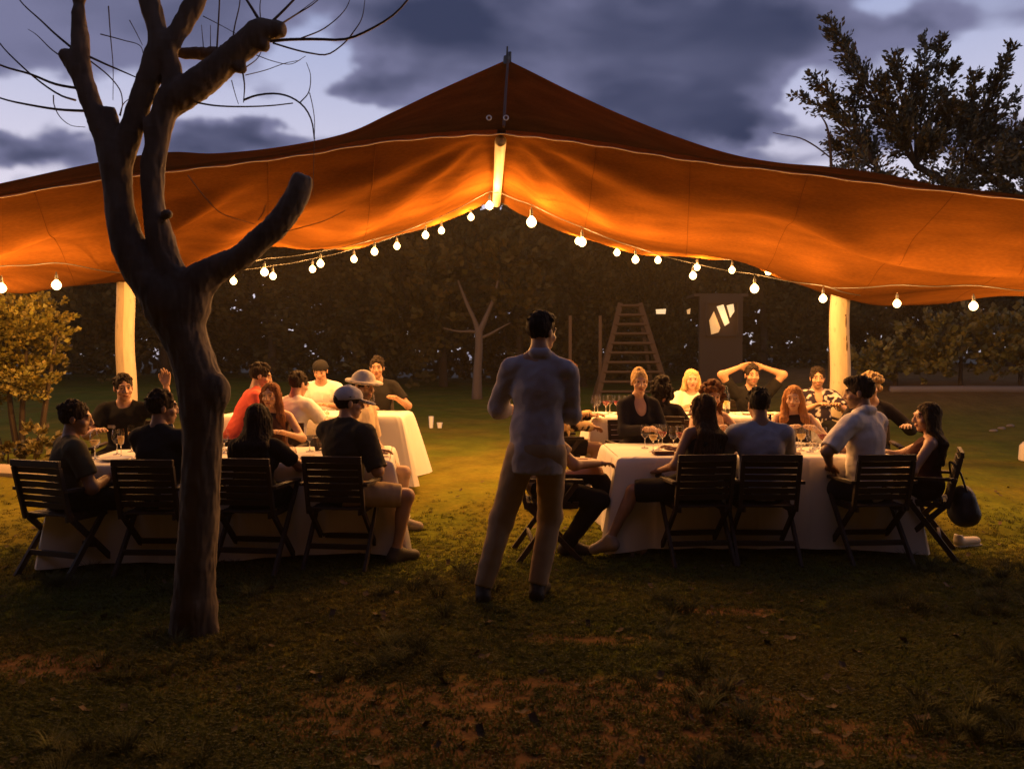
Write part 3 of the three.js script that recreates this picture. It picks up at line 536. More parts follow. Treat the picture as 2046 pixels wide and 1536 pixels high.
{ // leafy bush lit by the bulbs at the left, with a low plant at its foot
  const d = 9.0, X = gx(40, d), o = thing('leafy_bush', 'tall leafy bush lit golden by the bulbs at the left edge', 'bush', V(X, ground(X, -d), -d));
  const r = rng(8), blobs = [];
  for (const [px, py, w, h] of [[30, 640, 75, 45], [70, 620, 55, 40], [95, 650, 45, 40], [20, 700, 80, 50], [75, 700, 50, 42], [100, 720, 32, 30], [30, 760, 65, 50], [-40, 660, 70, 70], [-60, 760, 80, 70], [-10, 610, 60, 35], [60, 590, 22, 18], [92, 600, 18, 22], [25, 580, 20, 16], [110, 668, 22, 20], [60, 770, 50, 40]]) { const p = at(px, py, d + (r() - 0.5) * 0.7).sub(o.position); blobs.push([p.x, p.y, p.z, w * d / F, h * d / F, w * d / F]); }
  part('crown', leafGeo(crownPlaces(13000, blobs, 3), 0.052, 4, 0.38, [0.12, 0.11, 0.014]), M.leaf, o);
  for (const [a, b] of [[-0.25, -0.5], [0, 0.1], [0.2, 0.45], [-0.05, -0.15]]) part('stem', tube([V(a, 0, 0), V((a + b) / 2, 0.6, 0.05), V(b, 1.5, 0)], [0.04, 0.03, 0.015], 8, 6), trunkMat, o);
  const d2 = 8.5, X2 = gx(66, d2), o2 = thing('garden_plant', 'small yellow-green leafy plant at the foot of the left bush', 'plant', V(X2, ground(X2, -d2), -d2));
  const bl = [[0, 0.28, 0, 0.22, 0.22, 0.2], [0.12, 0.14, 0.1, 0.16, 0.14, 0.15], [-0.22, 0.16, 0, 0.2, 0.14, 0.2]];
  part('foliage', leafGeo(crownPlaces(420, bl, 5), 0.075, 6, 0.36, [0.1, 0.09, 0.02]), M.leaf, o2); part('stem', tube([V(0, 0, 0), V(0.02, 0.3, 0)], [0.012, 0.006], 2, 6, false), trunkMat, o2);
  const d3 = 8.4, X3 = gx(12, d3), o3 = thing('garden_plant', 'low dull plant at the very left edge beside the sandy kerb', 'plant', V(X3, ground(X3, -d3), -d3));
  part('foliage', leafGeo(crownPlaces(360, [[0, 0.12, 0, 0.28, 0.12, 0.2], [-0.4, 0.12, 0.1, 0.3, 0.14, 0.2]], 15), 0.07, 16, 0.36, [0.08, 0.07, 0.02]), M.leaf, o3); part('stem', tube([V(0, 0, 0), V(0, 0.16, 0)], [0.01, 0.006], 2, 6, false), trunkMat, o3);
  // sandy kerb strip in front of the planting
  const kp = []; for (let i = 0; i <= 10; i++) { const x = gx(-200 + 28 * i, 8.1); kp.push(V(x, ground(x, -8.1) + 0.02, -8.1)); }
  tag(part('planting_kerb', tube(kp, [0.09], 24, 8), std({ color: rgb(0.42, 0.33, 0.22), roughness: 0.95 }), scene), null, null, null, 'structure');
  // pale kerb on top of the bank at the right
  const kb = []; for (let i = 0; i <= 16; i++) { const x = gx(1780 + 40 * i, 15.6); kb.push(V(x, ground(x, -15.6) + 0.03, -15.6)); }
  tag(part('bank_kerb', tube(kb, [0.08], 32, 8), std({ color: rgb(0.2, 0.16, 0.13), roughness: 0.95 }), scene), null, null, null, 'structure');
}
{ // the feathery tree against the sky at the right
  const d = 13, X = gx(2520, d), o = thing('feathery_tree', 'large feathery dark tree against the dusk sky at the right', 'tree', V(X, ground(X, -d), -d));
  const r = rng(21), P = (x, y, dz = 0) => at(x, y, d + dz).sub(o.position), root = V(0, 0, 0), places = [], wood = [];
  const spray = (tip, mid, from, n, sp, w = 0.03) => { // a branch with side shoots that carry leaves along it
    const c = new THREE.QuadraticBezierCurve3(from, mid, tip); wood.push(tube([c.getPoint(0), c.getPoint(0.35), c.getPoint(0.7), c.getPoint(1)], [w, w * 0.7, w * 0.4, 0.006], 8, 5));
    for (let i = 0; i < n; i++) {
      const t = 0.22 + 0.78 * Math.pow(r(), 0.8), p = c.getPoint(t), tan = c.getTangent(t), out = V(r() - 0.5, r() - 0.5, r() - 0.5).cross(tan).normalize(), L = sp * (1.1 - 0.75 * t) * (0.4 + 0.8 * r());
      const dir = tan.clone().multiplyScalar(0.9).addScaledVector(out, 0.75).normalize();
      for (let k = 0; k < 11; k++) places.push([p.clone().addScaledVector(dir, L * (k + r()) / 11).add(V(r() - 0.5, r() - 0.5, r() - 0.5).multiplyScalar(0.05)), dir]);
    }
  };
  const hub = P(1830, 330), hub2 = P(1930, 320, 0.3), hub3 = P(1760, 345, -0.2);
  for (const [tx, ty, mx, my, h, n, sp] of [
    [1655, 42, 1730, 190, hub, 110, 0.55], [1690, 85, 1760, 215, hub, 90, 0.5], [1588, 192, 1660, 200, hub3, 34, 0.4], [1622, 152, 1690, 210, hub3, 44, 0.42], [1660, 205, 1700, 260, hub3, 60, 0.45],
    [1700, 200, 1730, 270, hub3, 70, 0.5], [1790, 112, 1800, 220, hub, 90, 0.5], [1848, 75, 1850, 200, hub, 90, 0.5], [1878, 85, 1880, 210, hub, 70, 0.45], [1905, 130, 1890, 230, hub, 60, 0.4],
    [1950, 150, 1930, 240, hub2, 60, 0.42], [2022, 92, 1985, 200, hub2, 60, 0.35], [2030, 190, 1990, 240, hub2, 50, 0.4], [1990, 150, 1970, 230, hub2, 60, 0.4], [2080, 240, 2010, 270, hub2, 80, 0.5],
    [1655, 280, 1700, 310, hub3, 50, 0.4], [1760, 160, 1780, 240, hub, 90, 0.5], [1830, 150, 1830, 240, hub, 100, 0.55], [1900, 210, 1890, 270, hub, 100, 0.6], [1980, 260, 1950, 290, hub2, 110, 0.6], [1720, 280, 1740, 320, hub3, 90, 0.55],
    [2120, 300, 2010, 310, hub2, 110, 0.6], [2200, 200, 2060, 270, hub2, 110, 0.6], [1800, 260, 1800, 300, hub, 110, 0.6], [1860, 280, 1850, 310, hub, 110, 0.6], [1930, 220, 1930, 280, hub2, 110, 0.6], [2046, 330, 1990, 330, hub2, 100, 0.6]]) spray(P(tx, ty, (r() - 0.5) * 1.2), P(mx, my, (r() - 0.5) * 0.8), h, n, sp);
  const low = []; for (let i = 0; i < 34; i++) { const p = P(1690 + 440 * r(), 265 + 150 * r(), (r() - 0.5) * 1.6); low.push([p.x, p.y, p.z, 0.5, 0.4, 0.5]); }
  places.push(...crownPlaces(9500, low, 44));
  part('crown', leafGeo(places, 0.082, 22, 0.24, [0.05, 0.05, 0.024]), M.leaf, o);
  for (const h of [hub, hub2, hub3]) wood.push(tube([root, V(h.x * 0.3, h.y * 0.45, h.z * 0.3), h], [0.2, 0.13, 0.05], 10, 8));
  part('trunk', mergeGeometries(wood), trunkMat, o);
  const d2 = 12, X2 = gx(1662, d2), t = thing('thin_bare_sapling', 'thin bare stem with one drooping twig above the right of the canopy', 'tree', V(X2, ground(X2, -d2), -d2));
  const Q = (x, y) => at(x, y, d2).sub(t.position);
  part('trunk', tube([V(0, 0, 0), Q(1661, 450), Q(1660, 300), Q(1652, 250), Q(1640, 230)], [0.05, 0.03, 0.022, 0.015, 0.008], 16, 6), trunkMat, t);
  part('twig', tube([Q(1660, 315), Q(1630, 292), Q(1600, 276), Q(1570, 270), Q(1545, 265)], [0.012, 0.012, 0.008, 0.005], 12, 5), trunkMat, t);
  // hedge shrubs on the bank under the right of the canopy
  [[1790, 16.0, 1.3, 'low dark shrub on the right bank nearest the post'], [1920, 16.1, 1.6, 'rounded shrub on the right bank under the second bulb'], [2040, 15.9, 1.9, 'tall shrub on the right bank at the edge of the photo'], [1985, 12.3, 0.001, null]].forEach(([px, dd, h, label], i) => {
    if (!label) return; const x = gx(px, dd), s = thing('bank_shrub', label, 'shrub', V(x, ground(x, -dd), -dd));
    const bl = []; for (let k = 0; k < 9; k++) bl.push([(r() - 0.5) * 1.5, h * (0.2 + 0.6 * r()), (r() - 0.5) * 0.8, 0.5, h * 0.28, 0.45]);
    part('foliage', leafGeo(crownPlaces(2200, bl, 70 + i), 0.12, 80 + i, 0.4, [0.1, 0.1, 0.025]), M.leaf, s); part('stem', tube([V(0, 0, 0), V(0.02, h * 0.6, 0)], [0.05, 0.02], 2, 6, false), trunkMat, s);
  });
}
// ---------------------------------------------------------------- wooden ladder frame, pavilion with lit openings
{
  const d = 17, X = gx(1267, d), y0 = ground(X, -d), o = thing('step_ladder', 'tall wooden A-shaped step ladder standing on the far lawn', 'ladder', V(X, y0, -d));
  const wood = phys({ color: rgb(0.075, 0.05, 0.033), roughness: 1, specularIntensity: 0.2 }), P = (x, y, dz = 0) => at(x, y, d + dz).sub(o.position);
  const H = P(1267, 603).y, L = [V(P(1248, 0).x, H, -0.45), V(P(1288, 0).x, H, -0.45)], B = [V(P(1188, 0).x, 0, 0.35), V(P(1342, 0).x, 0, 0.35)];
  for (let i = 0; i < 2; i++) { part('rail', bar(B[i], L[i], 0.12, 0.08), wood, o); part('rear_leg', bar(V(B[i].x * 0.9, 0, -1.3), V(L[i].x, H - 0.06, -0.53), 0.08, 0.05), wood, o); }
  for (let k = 0; k < 11; k++) { const t = (k + 0.7) / 11, a = B[0].clone().lerp(L[0], t), b = B[1].clone().lerp(L[1], t); a.z += 0.02; b.z += 0.02; part('rung', bar(a, b, 0.12, 0.05, 0.004, V(0, 0.3, 1)), wood, o); }
  const X2 = gx(1160, 17.2), p = thing('timber_frame', 'low timber frame with a horizontal bar left of the step ladder', 'frame', V(X2, ground(X2, -17.2), -17.2));
  const Q = (x, y) => at(x, y, 17.2).sub(p.position), hy = Q(0, 628).y, xa = Q(1138, 0).x, xb = Q(1204, 0).x, w2 = phys({ color: rgb(0.09, 0.06, 0.04), roughness: 1, specularIntensity: 0.2 });
  part('crossbar', bar(V(xa, hy, 0), V(xb, hy, 0), 0.05, 0.05), wood, p);
  for (const x of [xa + 0.03, xb - 0.03]) part('upright', bar(V(x, 0, 0), V(x, hy - 0.03, 0), 0.07, 0.07), w2, p);
  part('lower_bar', bar(V(xa + 0.07, hy * 0.45, 0), V(xb - 0.07, hy * 0.45, 0), 0.05, 0.05), w2, p);
}
{
  const d = 20, X = gx(1420, d), o = thing('garden_pavilion', 'dark garden pavilion with bright slanted openings right of the step ladder', 'pavilion', V(X, ground(X, -d), -d));
  const P = (x, y) => at(x, y, d).sub(o.position), dark = phys({ color: rgb(0.07, 0.05, 0.035), roughness: 1, specularIntensity: 0.2 }), lit = std({ color: rgb(0.8, 0.7, 0.5), emissive: new THREE.Color(1, 0.7, 0.34), emissiveIntensity: 0.75, roughness: 0.6 }), warm = std({ color: rgb(0.8, 0.6, 0.3), emissive: new THREE.Color(1, 0.55, 0.18), emissiveIntensity: 0.4, roughness: 0.6 });
  const a = P(1398, 800), b = P(1486, 592), w = b.x - a.x, h = b.y;
  part('wall', box(w, h, 0.12, (a.x + b.x) / 2, h / 2, -0.1), dark, o); part('roof', box(w + 0.3, 0.08, 0.9, (a.x + b.x) / 2, h + 0.04, -0.5), dark, o);
  const pane = (pts, m) => { const s = new THREE.Shape(pts.map(([x, y]) => { const q = P(x, y); return new THREE.Vector2(q.x, q.y); })); part('lit_window', new THREE.ExtrudeGeometry(s, { depth: 0.03, bevelEnabled: false }).translate(0, 0, -0.035), m, o); };
  pane([[1433, 612], [1446, 608], [1458, 645], [1449, 651]], lit); pane([[1453, 610], [1466, 607], [1468, 622], [1460, 634]], lit); pane([[1418, 640], [1427, 622], [1440, 655], [1436, 664], [1422, 668]], warm); pane([[1311, 618], [1331, 617], [1330, 627], [1312, 627]], lit); pane([[1373, 619], [1380, 616], [1379, 627], [1374, 627]], warm);
  for (const [x0, y0, x1, y1] of [[1411, 604, 1475, 604], [1411, 670, 1475, 670], [1411, 604, 1411, 670], [1475, 604, 1475, 670]]) part('window_frame', bar(P(x0, y0).setZ(0.02), P(x1, y1).setZ(0.02), 0.05, 0.05, 0.004, x0 === x1 ? V(1, 0, 0) : V(0, 1, 0)), dark, o);
  const L = new THREE.PointLight(LAMP, 0.4); L.position.copy(o.position).add(V(P(1445, 635).x, P(1445, 635).y, 0.1)); L.shadow.radius = 10; L.name = 'pavilion_lamp'; L.castShadow = true; scene.add(L);
}
// ---------------------------------------------------------------- tables under long cloths
const linen = phys({ color: rgb(0.72, 0.67, 0.58), roughness: 0.95, specularIntensity: 0.2 });
const slab = std({ color: rgb(0.2, 0.14, 0.09), roughness: 0.8 });
function table(label, cx, cz, len, wid, turn, seed, flare = 0.03) {
  const y0 = ground(cx, cz), H = 0.75, o = thing('banquet_table', label, 'table', V(cx, y0, cz), turn, null);
  const r = 0.035, hx = len / 2, hz = wid / 2, perim = 2 * (len + wid), nu = 560, nv = 36;
  const edge = (t) => { // point and outward direction on the table's outline
    let s = t * perim; const L = [len, wid, len, wid]; let k = 0; while (k < 3 && s > L[k]) { s -= L[k]; k++; }
    if (k === 0) return [-hx + s, hz, 0, 1]; if (k === 1) return [hx, hz - s, 1, 0]; if (k === 2) return [hx - s, -hz, 0, -1]; return [-hx, -hz + s, -1, 0];
  };
  const cloth = gridGeo(nu, nv, (u, v) => {
    const uu = u === 1 ? 0 : u, [x, z, nx, nz] = edge(uu); let p;
    if (v < 0.2) { const q = v / 0.2; p = V(x * q, H + 0.004 + 0.002 * N3(x * q * 3 + seed, 1, z * q * 3) + 0.004 * Math.exp(-(((((x * q + 9.2) % 0.4) - 0.2) / 0.012) ** 2)) + 0.004 * Math.exp(-((z * q / 0.012) ** 2)), z * q); }
    else {
      const t = (v - 0.2) / 0.8, a = uu * perim, cd = Math.min(Math.abs(Math.abs(x) - hx) + Math.abs(Math.abs(z) - hz), 0.4), corner = 1 - smooth(cd, 0, 0.28);
      const ux = nx + corner * Math.sign(x) * (nx ? 0 : 1) * 0.8, uz = nz + corner * Math.sign(z) * (nz ? 0 : 1) * 0.8;
      const wave = Math.sin(a * 17 + 2.5 * N3(a * 1.7, seed, 2)) * 0.5 + 0.5 * N3(a * 5, seed, 4);
      const crease = 0.006 * Math.exp(-((((a + 0.3) % 0.4 - 0.2) / 0.014) ** 2)), off = crease + r * Math.sin(Math.min(1, t * 9) * 1.57) * 0.3 + t * flare + wave * 0.026 * Math.pow(t, 1.2) + corner * 0.11 * Math.pow(t, 0.8);
      const drop = t * (H - 0.012);
      p = V(x + ux * off, Math.max(0.008, H - drop + 0.003 + t * 0.03 * (0.5 + N3(a * 1.1, seed, 7))), z + uz * off); p.y += ground(cx, cz) * 0;
    }
    return p;
  });
  part('tablecloth', cloth, linen, o); part('tabletop', box(len - 0.02, 0.03, wid - 0.02, 0, H - 0.02, 0), slab, o);
  for (const sx of [-1, 1]) for (const sz of [-1, 1]) part('leg', box(0.05, H - 0.04, 0.05, sx * (hx - 0.12), (H - 0.04) / 2, sz * (hz - 0.12)), slab, o);
  return { o, top: (u, w) => { const p = V(u * hx, H + 0.008, w * hz).applyAxisAngle(UP, turn).add(o.position); return p; } };
}
const tA = table('long white clothed table in the left foreground behind the bare tree', -2.2, -6.17, 2.4, 1.05, 0.14, 1);
const tB = table('long white clothed table in the right foreground behind the seated row', 1.97, -6.43, 2.26, 1.05, 0, 2);
const tC = table('white clothed table at the back left with its cloth flaring onto the grass', -2.15, -8.3, 1.95, 0.85, 0, 3, 0.1);
const tD = table('white clothed table at the back right beyond the blond woman', 2.0, -8.15, 2.3, 0.8, 0, 4);
// ---------------------------------------------------------------- folding slatted chairs
const teak = (() => { const t = dataTex(64, 256, (i, j) => { const g = 1 + 0.3 * fbm(i / 4, j / 60, 2, 3); return [0.034 * g, 0.019 * g, 0.0115 * g]; }); return std({ map: t, roughness: 0.65 }); })();
const chairProto = new THREE.Group();
{
  const add = (n, g) => part(n, g, teak, chairProto);
  for (const s of [-1, 1]) {
    add('back_post', bar(V(s * 0.235, 0.42, -0.20), V(s * 0.235, 0.815, -0.29), 0.032, 0.032));
    add('leg', bar(V(s * 0.262, 0, -0.27), V(s * 0.262, 0.62, 0.2), 0.028, 0.042)); add('leg', bar(V(s * 0.228, 0, 0.24), V(s * 0.228, 0.46, -0.21), 0.028, 0.042));
    add('armrest', bar(V(s * 0.262, 0.638, 0.25), V(s * 0.262, 0.648, -0.265), 0.055, 0.024));
    add('seat_rail', bar(V(s * 0.2, 0.43, 0.22), V(s * 0.2, 0.43, -0.21), 0.025, 0.04));
  }
  for (let k = 0; k < 7; k++) add('seat_slat', box(0.44, 0.016, 0.05, 0, 0.458, 0.2 - k * 0.064));
  for (let k = 0; k < 6; k++) { const y = 0.53 + k * 0.052, z = -0.226 - (y - 0.535) * 0.227 + 0.012; const g = box(0.44, 0.045, 0.016, 0, 0, 0); g.rotateX(-0.22); g.translate(0, y, z); add('back_slat', g); }
  add('top_rail', bar(V(-0.25, 0.84, -0.296), V(0.25, 0.84, -0.296), 0.03, 0.05, 0.006, V(0, 0, 1)));
  add('stretcher', bar(V(-0.25, 0.16, -0.15), V(0.25, 0.16, -0.15), 0.025, 0.04, 0.004, V(0, 0, 1))); add('stretcher', bar(V(-0.22, 0.2, 0.05), V(0.22, 0.2, 0.05), 0.025, 0.04, 0.004, V(0, 0, 1)));
}
function chair(label, x, z, turn) {
  const c = chairProto.clone(); c.scale.set(0.88, 0.97, 0.95); c.name = numbered('slatted_chair'); c.position.set(x, ground(x, z), z); c.rotation.y = turn; scene.add(c);
  return tag(c, label, 'chair', 'slatted folding chairs round the tables');
}
// ---------------------------------------------------------------- glasses and small things on the tables
const glass = phys({ color: rgb(0.97, 0.97, 0.95), roughness: 0.03, transmission: 1, thickness: 0, ior: 1.45, specularIntensity: 1 }), stemGlass = phys({ color: rgb(0.9, 0.9, 0.88), roughness: 0.05, transmission: 0.85, thickness: 0.01, ior: 1.45 });
const wineMat = phys({ color: rgb(0.25, 0.03, 0.03), roughness: 0.05, transmission: 0.3, thickness: 0 }), whiteWine = phys({ color: rgb(0.85, 0.68, 0.32), roughness: 0.05, transmission: 0.6, thickness: 0 });
const lathe = (a, n = 18) => new THREE.LatheGeometry(a.map(([x, y]) => new THREE.Vector2(x, y)), n);
function glassProto(flute, wine) {
  const g = new THREE.Group();
  part('bowl', flute ? lathe([[0.006, 0.09], [0.02, 0.11], [0.026, 0.15], [0.026, 0.19], [0.023, 0.225]]) : lathe([[0.006, 0.085], [0.024, 0.1], [0.037, 0.125], [0.039, 0.15], [0.034, 0.19], [0.031, 0.205]]), glass, g);
  part('stem', lathe([[0.0005, 0.0], [0.033, 0.001], [0.03, 0.005], [0.008, 0.009], [0.0042, 0.02], [0.0038, 0.07], [0.006, 0.087], [0.0005, 0.088]]), stemGlass, g);
  if (wine) part('wine', flute ? lathe([[0.0005, 0.093], [0.0185, 0.112], [0.0245, 0.15], [0.0245, 0.17], [0.0005, 0.17]]) : lathe([[0.0005, 0.088], [0.0225, 0.102], [0.0355, 0.126], [0.037, 0.14], [0.0005, 0.14]]), wine, g);
  return g;
}
const gKinds = [glassProto(false, null), glassProto(false, wineMat), glassProto(true, whiteWine), glassProto(false, whiteWine)];
const kindWord = ['empty wine glass', 'red wine glass', 'champagne flute', 'white wine glass'], nth = ['leftmost', 'second from left', 'third from left', 'fourth from left', 'fifth from left', 'sixth from left', 'seventh from left', 'eighth from left'];
function glasses(T, where, list) {
  const order = [0, 0, 0, 0], many = [0, 0, 0, 0]; for (const q of list) many[q[2]]++;
  for (const [u, w, k] of [...list].sort((a, b) => a[0] - b[0])) {
    const g = gKinds[k].clone(); g.name = numbered(k === 2 ? 'champagne_flute' : 'wine_glass'); g.position.copy(T.top(u, w)); scene.add(g);
    tag(g, kindWord[k] + ' ' + where + (many[k] > 1 ? ', ' + nth[order[k]++] : ''), k === 2 ? 'flute' : 'wine glass', 'glasses ' + where);
  }
}
glasses(tA, 'at the left end of the left front table', [[-0.95, 0.1, 3], [-0.86, -0.2, 0], [-0.78, 0.15, 2], [-0.7, -0.25, 0], [-0.6, 0.0, 1], [-0.66, 0.35, 0], [-0.52, -0.2, 1], [-0.5, 0.3, 0], [-0.42, 0.05, 0], [-0.82, -0.55, 2], [-0.9, 0.4, 0], [-0.3, -0.3, 0], [-0.24, 0.2, 3], [-0.15, -0.1, 0]]);
glasses(tA, 'before the auburn haired woman', [[0.02, -0.3, 0], [0.12, 0.1, 1], [0.42, -0.2, 0], [0.55, -0.35, 3], [0.66, -0.1, 0]]);
glasses(tB, 'before the blond woman in black', [[-0.72, -0.15, 0], [-0.64, 0.12, 0], [-0.58, -0.2, 1], [-0.53, 0.15, 0], [-0.46, -0.05, 1], [-0.42, 0.25, 0], [-0.7, 0.35, 3]]);
glasses(tB, 'mid right front table', [[-0.06, -0.2, 2], [-0.02, 0.1, 2], [0.04, -0.05, 0], [0.02, 0.3, 3], [-0.1, 0.25, 0], [0.09, 0.2, 0], [-0.15, -0.25, 3], [0.14, -0.3, 0]]);
glasses(tB, 'beside the white shirted man', [[0.38, -0.1, 0], [0.42, 0.2, 3], [0.48, -0.25, 0], [0.52, 0.12, 0], [0.56, 0.3, 1], [0.45, 0.4, 0], [0.33, 0.3, 0], [0.6, -0.15, 0], [0.28, -0.3, 3]]);
glasses(tB, 'at the right front table end', [[0.84, -0.3, 0], [0.9, -0.1, 0]]);
glasses(tD, 'at the back right table end', [[-0.92, -0.2, 0], [-0.86, 0.2, 1], [-0.8, -0.3, 0], [-0.75, 0.1, 1], [-0.7, -0.1, 0], [-0.66, 0.3, 0], [-0.6, -0.3, 3], [-0.97, 0.3, 0], [-0.52, 0.2, 1]]);
glasses(tD, 'mid back right table', [[-0.25, 0.0, 0], [-0.3, 0.3, 0], [0.1, 0.1, 0], [0.3, -0.2, 3]]);
glasses(tC, 'on the back left table', [[0.1, 0.0, 0], [0.25, -0.2, 0], [0.4, 0.1, 3], [-0.1, 0.1, 0], [0.6, -0.1, 0]]);
{
  const p = tB.top(-0.66, 0.72), w = thing('wallet', 'dark red flat pouch at the near edge of the right front table', 'pouch', p, 0.1);
  part('body', box(0.17, 0.022, 0.09, 0, 0.011, 0, 0.009), std({ color: rgb(0.09, 0.02, 0.015), roughness: 0.6 }), w); part('flap', box(0.168, 0.006, 0.05, 0, 0.0255, 0.018, 0.002), std({ color: rgb(0.075, 0.017, 0.013), roughness: 0.6 }), w);
  const bottle = (T, u, v, label) => { const b = thing('wine_bottle', label, 'bottle', T.top(u, v)); part('body', lathe([[0.0005, 0], [0.036, 0.002], [0.037, 0.01], [0.037, 0.19], [0.03, 0.22], [0.014, 0.245], [0.0135, 0.3], [0.0005, 0.302]]), std({ color: rgb(0.008, 0.01, 0.006), roughness: 0.15 }), b); part('label', lathe([[0.0374, 0.05], [0.0376, 0.052], [0.0376, 0.128], [0.0374, 0.13]]), std({ color: rgb(0.5, 0.45, 0.36), roughness: 0.8 }), b); };
  bottle(tD, -0.4, 0.1, 'dark wine bottle at the left of the back right table, by the glasses'); bottle(tB, 0.2, 0.1, 'dark wine bottle beside the man in the pale blue shirt'); bottle(tD, 0.32, -0.3, 'dark wine bottle in the middle of the back right table'); bottle(tA, -0.55, -0.5, 'dark wine bottle behind the glasses on the left front table');
  const plateMat = std({ color: rgb(0.7, 0.68, 0.62), roughness: 0.25 }), clothMat = std({ color: rgb(0.5, 0.4, 0.3), roughness: 0.95 }), steel = std({ color: rgb(0.5, 0.5, 0.48), roughness: 0.3, metalness: 0.9 });
  const plateGeo = lathe([[0.0005, 0.008], [0.06, 0.008], [0.075, 0.012], [0.115, 0.02], [0.118, 0.018], [0.08, 0.004], [0.06, 0.0], [0.0005, 0.0]], 32), napGeo = box(0.1, 0.012, 0.17, 0, 0.006, 0, 0.005), forkGeo = box(0.012, 0.003, 0.19, 0, 0.003, 0, 0.001);
  const setting = (T, u, v, who) => {
    const b = thing('dinner_plate', 'white dinner plate before ' + who, 'plate', T.top(u, v)); part('plate', plateGeo, plateMat, b); part('rim', new THREE.TorusGeometry(0.117, 0.002, 6, 36).rotateX(Math.PI / 2).translate(0, 0.019, 0), plateMat, b);
    const n = thing('napkin', 'folded tan napkin beside the plate of ' + who, 'napkin', T.top(u + 0.15, v), 0.3 * v); part('fold', napGeo, clothMat, n); part('upper_fold', box(0.094, 0.008, 0.1, 0, 0.016, 0.03, 0.003), clothMat, n);
    const f = thing('fork', 'steel fork beside the plate of ' + who, 'fork', T.top(u - 0.13, v)); part('handle', forkGeo, steel, f); part('head', box(0.022, 0.003, 0.05, 0, 0.004, -0.11, 0.001), steel, f);
  };
  setting(tA, 0.3, 0.6, 'the woman with long dark hair'); setting(tA, -0.12, -0.62, 'the auburn haired woman'); setting(tA, -0.75, 0.55, 'the man in black beside the tree'); setting(tA, 0.75, 0.5, 'the man in the grey cap');
  setting(tB, -0.3, 0.55, 'the woman with long brown hair'); setting(tB, 0.12, 0.6, 'the man in the pale blue shirt'); setting(tB, 0.5, -0.62, 'the strawberry blond woman'); setting(tB, -0.18, -0.6, 'the curly auburn haired woman'); setting(tB, 0.8, 0.4, 'the woman in profile');
  setting(tC, 0.5, 0.3, 'the man in the backward cap'); setting(tD, -0.1, 0.3, 'the blond woman in white'); setting(tD, 0.5, 0.2, 'the man in the patterned shirt');
}
// ---------------------------------------------------------------- people
const plane = (n, p) => ({ n, d: n.dot(p) });
function ik(A, T, l1, l2, pole) {
  const v = T.clone().sub(A), L = Math.min(v.length(), (l1 + l2) * 0.995), dir = v.normalize(), c = clamp((l1 * l1 + L * L - l2 * l2) / (2 * l1 * L), -1, 1);
  const p = pole.clone().addScaledVector(dir, -pole.dot(dir)).normalize();
  return [A.clone().addScaledVector(dir, l1 * c).addScaledVector(p, l1 * Math.sqrt(1 - c * c)), A.clone().addScaledVector(dir, L)];
}
function handPrims(W, dir, nrm, side, curl = 0.4, spread = 1) {
  const d = dir.clone().normalize(), n = nrm.clone().addScaledVector(d, -nrm.dot(d)).normalize(), th = d.clone().cross(n).multiplyScalar(side > 0 ? -1 : 1), out = [];
  const at3 = (a, b, c) => W.clone().addScaledVector(d, a).addScaledVector(th, b).addScaledVector(n, c);
  out.push(capsule(at3(-0.02, 0, 0), at3(0.02, 0, 0), 0.024, 0.024));
  const len = [0.07, 0.078, 0.072, 0.055];
  for (let i = 0; i < 4; i++) {
    const b = 0.031 - i * 0.021, k = at3(0.088 - Math.abs(i - 1.2) * 0.005, b * spread, 0);
    out.push(capsule(at3(0.015, b * 0.6, 0), k, 0.016, 0.0115));
    let p = k, ang = curl * (0.6 + 0.15 * i);
    for (const [s, r] of [[0.45, 0.0098], [0.3, 0.0088], [0.25, 0.0078]]) { const q = p.clone().addScaledVector(d, Math.cos(ang) * len[i] * s).addScaledVector(n, Math.sin(ang) * len[i] * s).addScaledVector(th, (b * 0.25) * s); out.push({ ...capsule(p, q, r, r * 0.93), k: 0.006 }); p = q; ang += curl; }
  }
  const t0 = at3(0.018, 0.022, 0.006), t1 = at3(0.05, 0.046, 0.012), t2 = at3(0.078, 0.055, 0.018), t3 = at3(0.1, 0.056, 0.022);
  out.push(capsule(t0, t1, 0.015, 0.0125), { ...capsule(t1, t2, 0.0115, 0.0105), k: 0.006 }, { ...capsule(t2, t3, 0.0105, 0.009), k: 0.006 });
  return out;
}
const A2 = (a, i) => a.clone().multiplyScalar(i);
let seatCount = 0;
const rgbv = (c) => (typeof c === 'function' ? c : () => c);
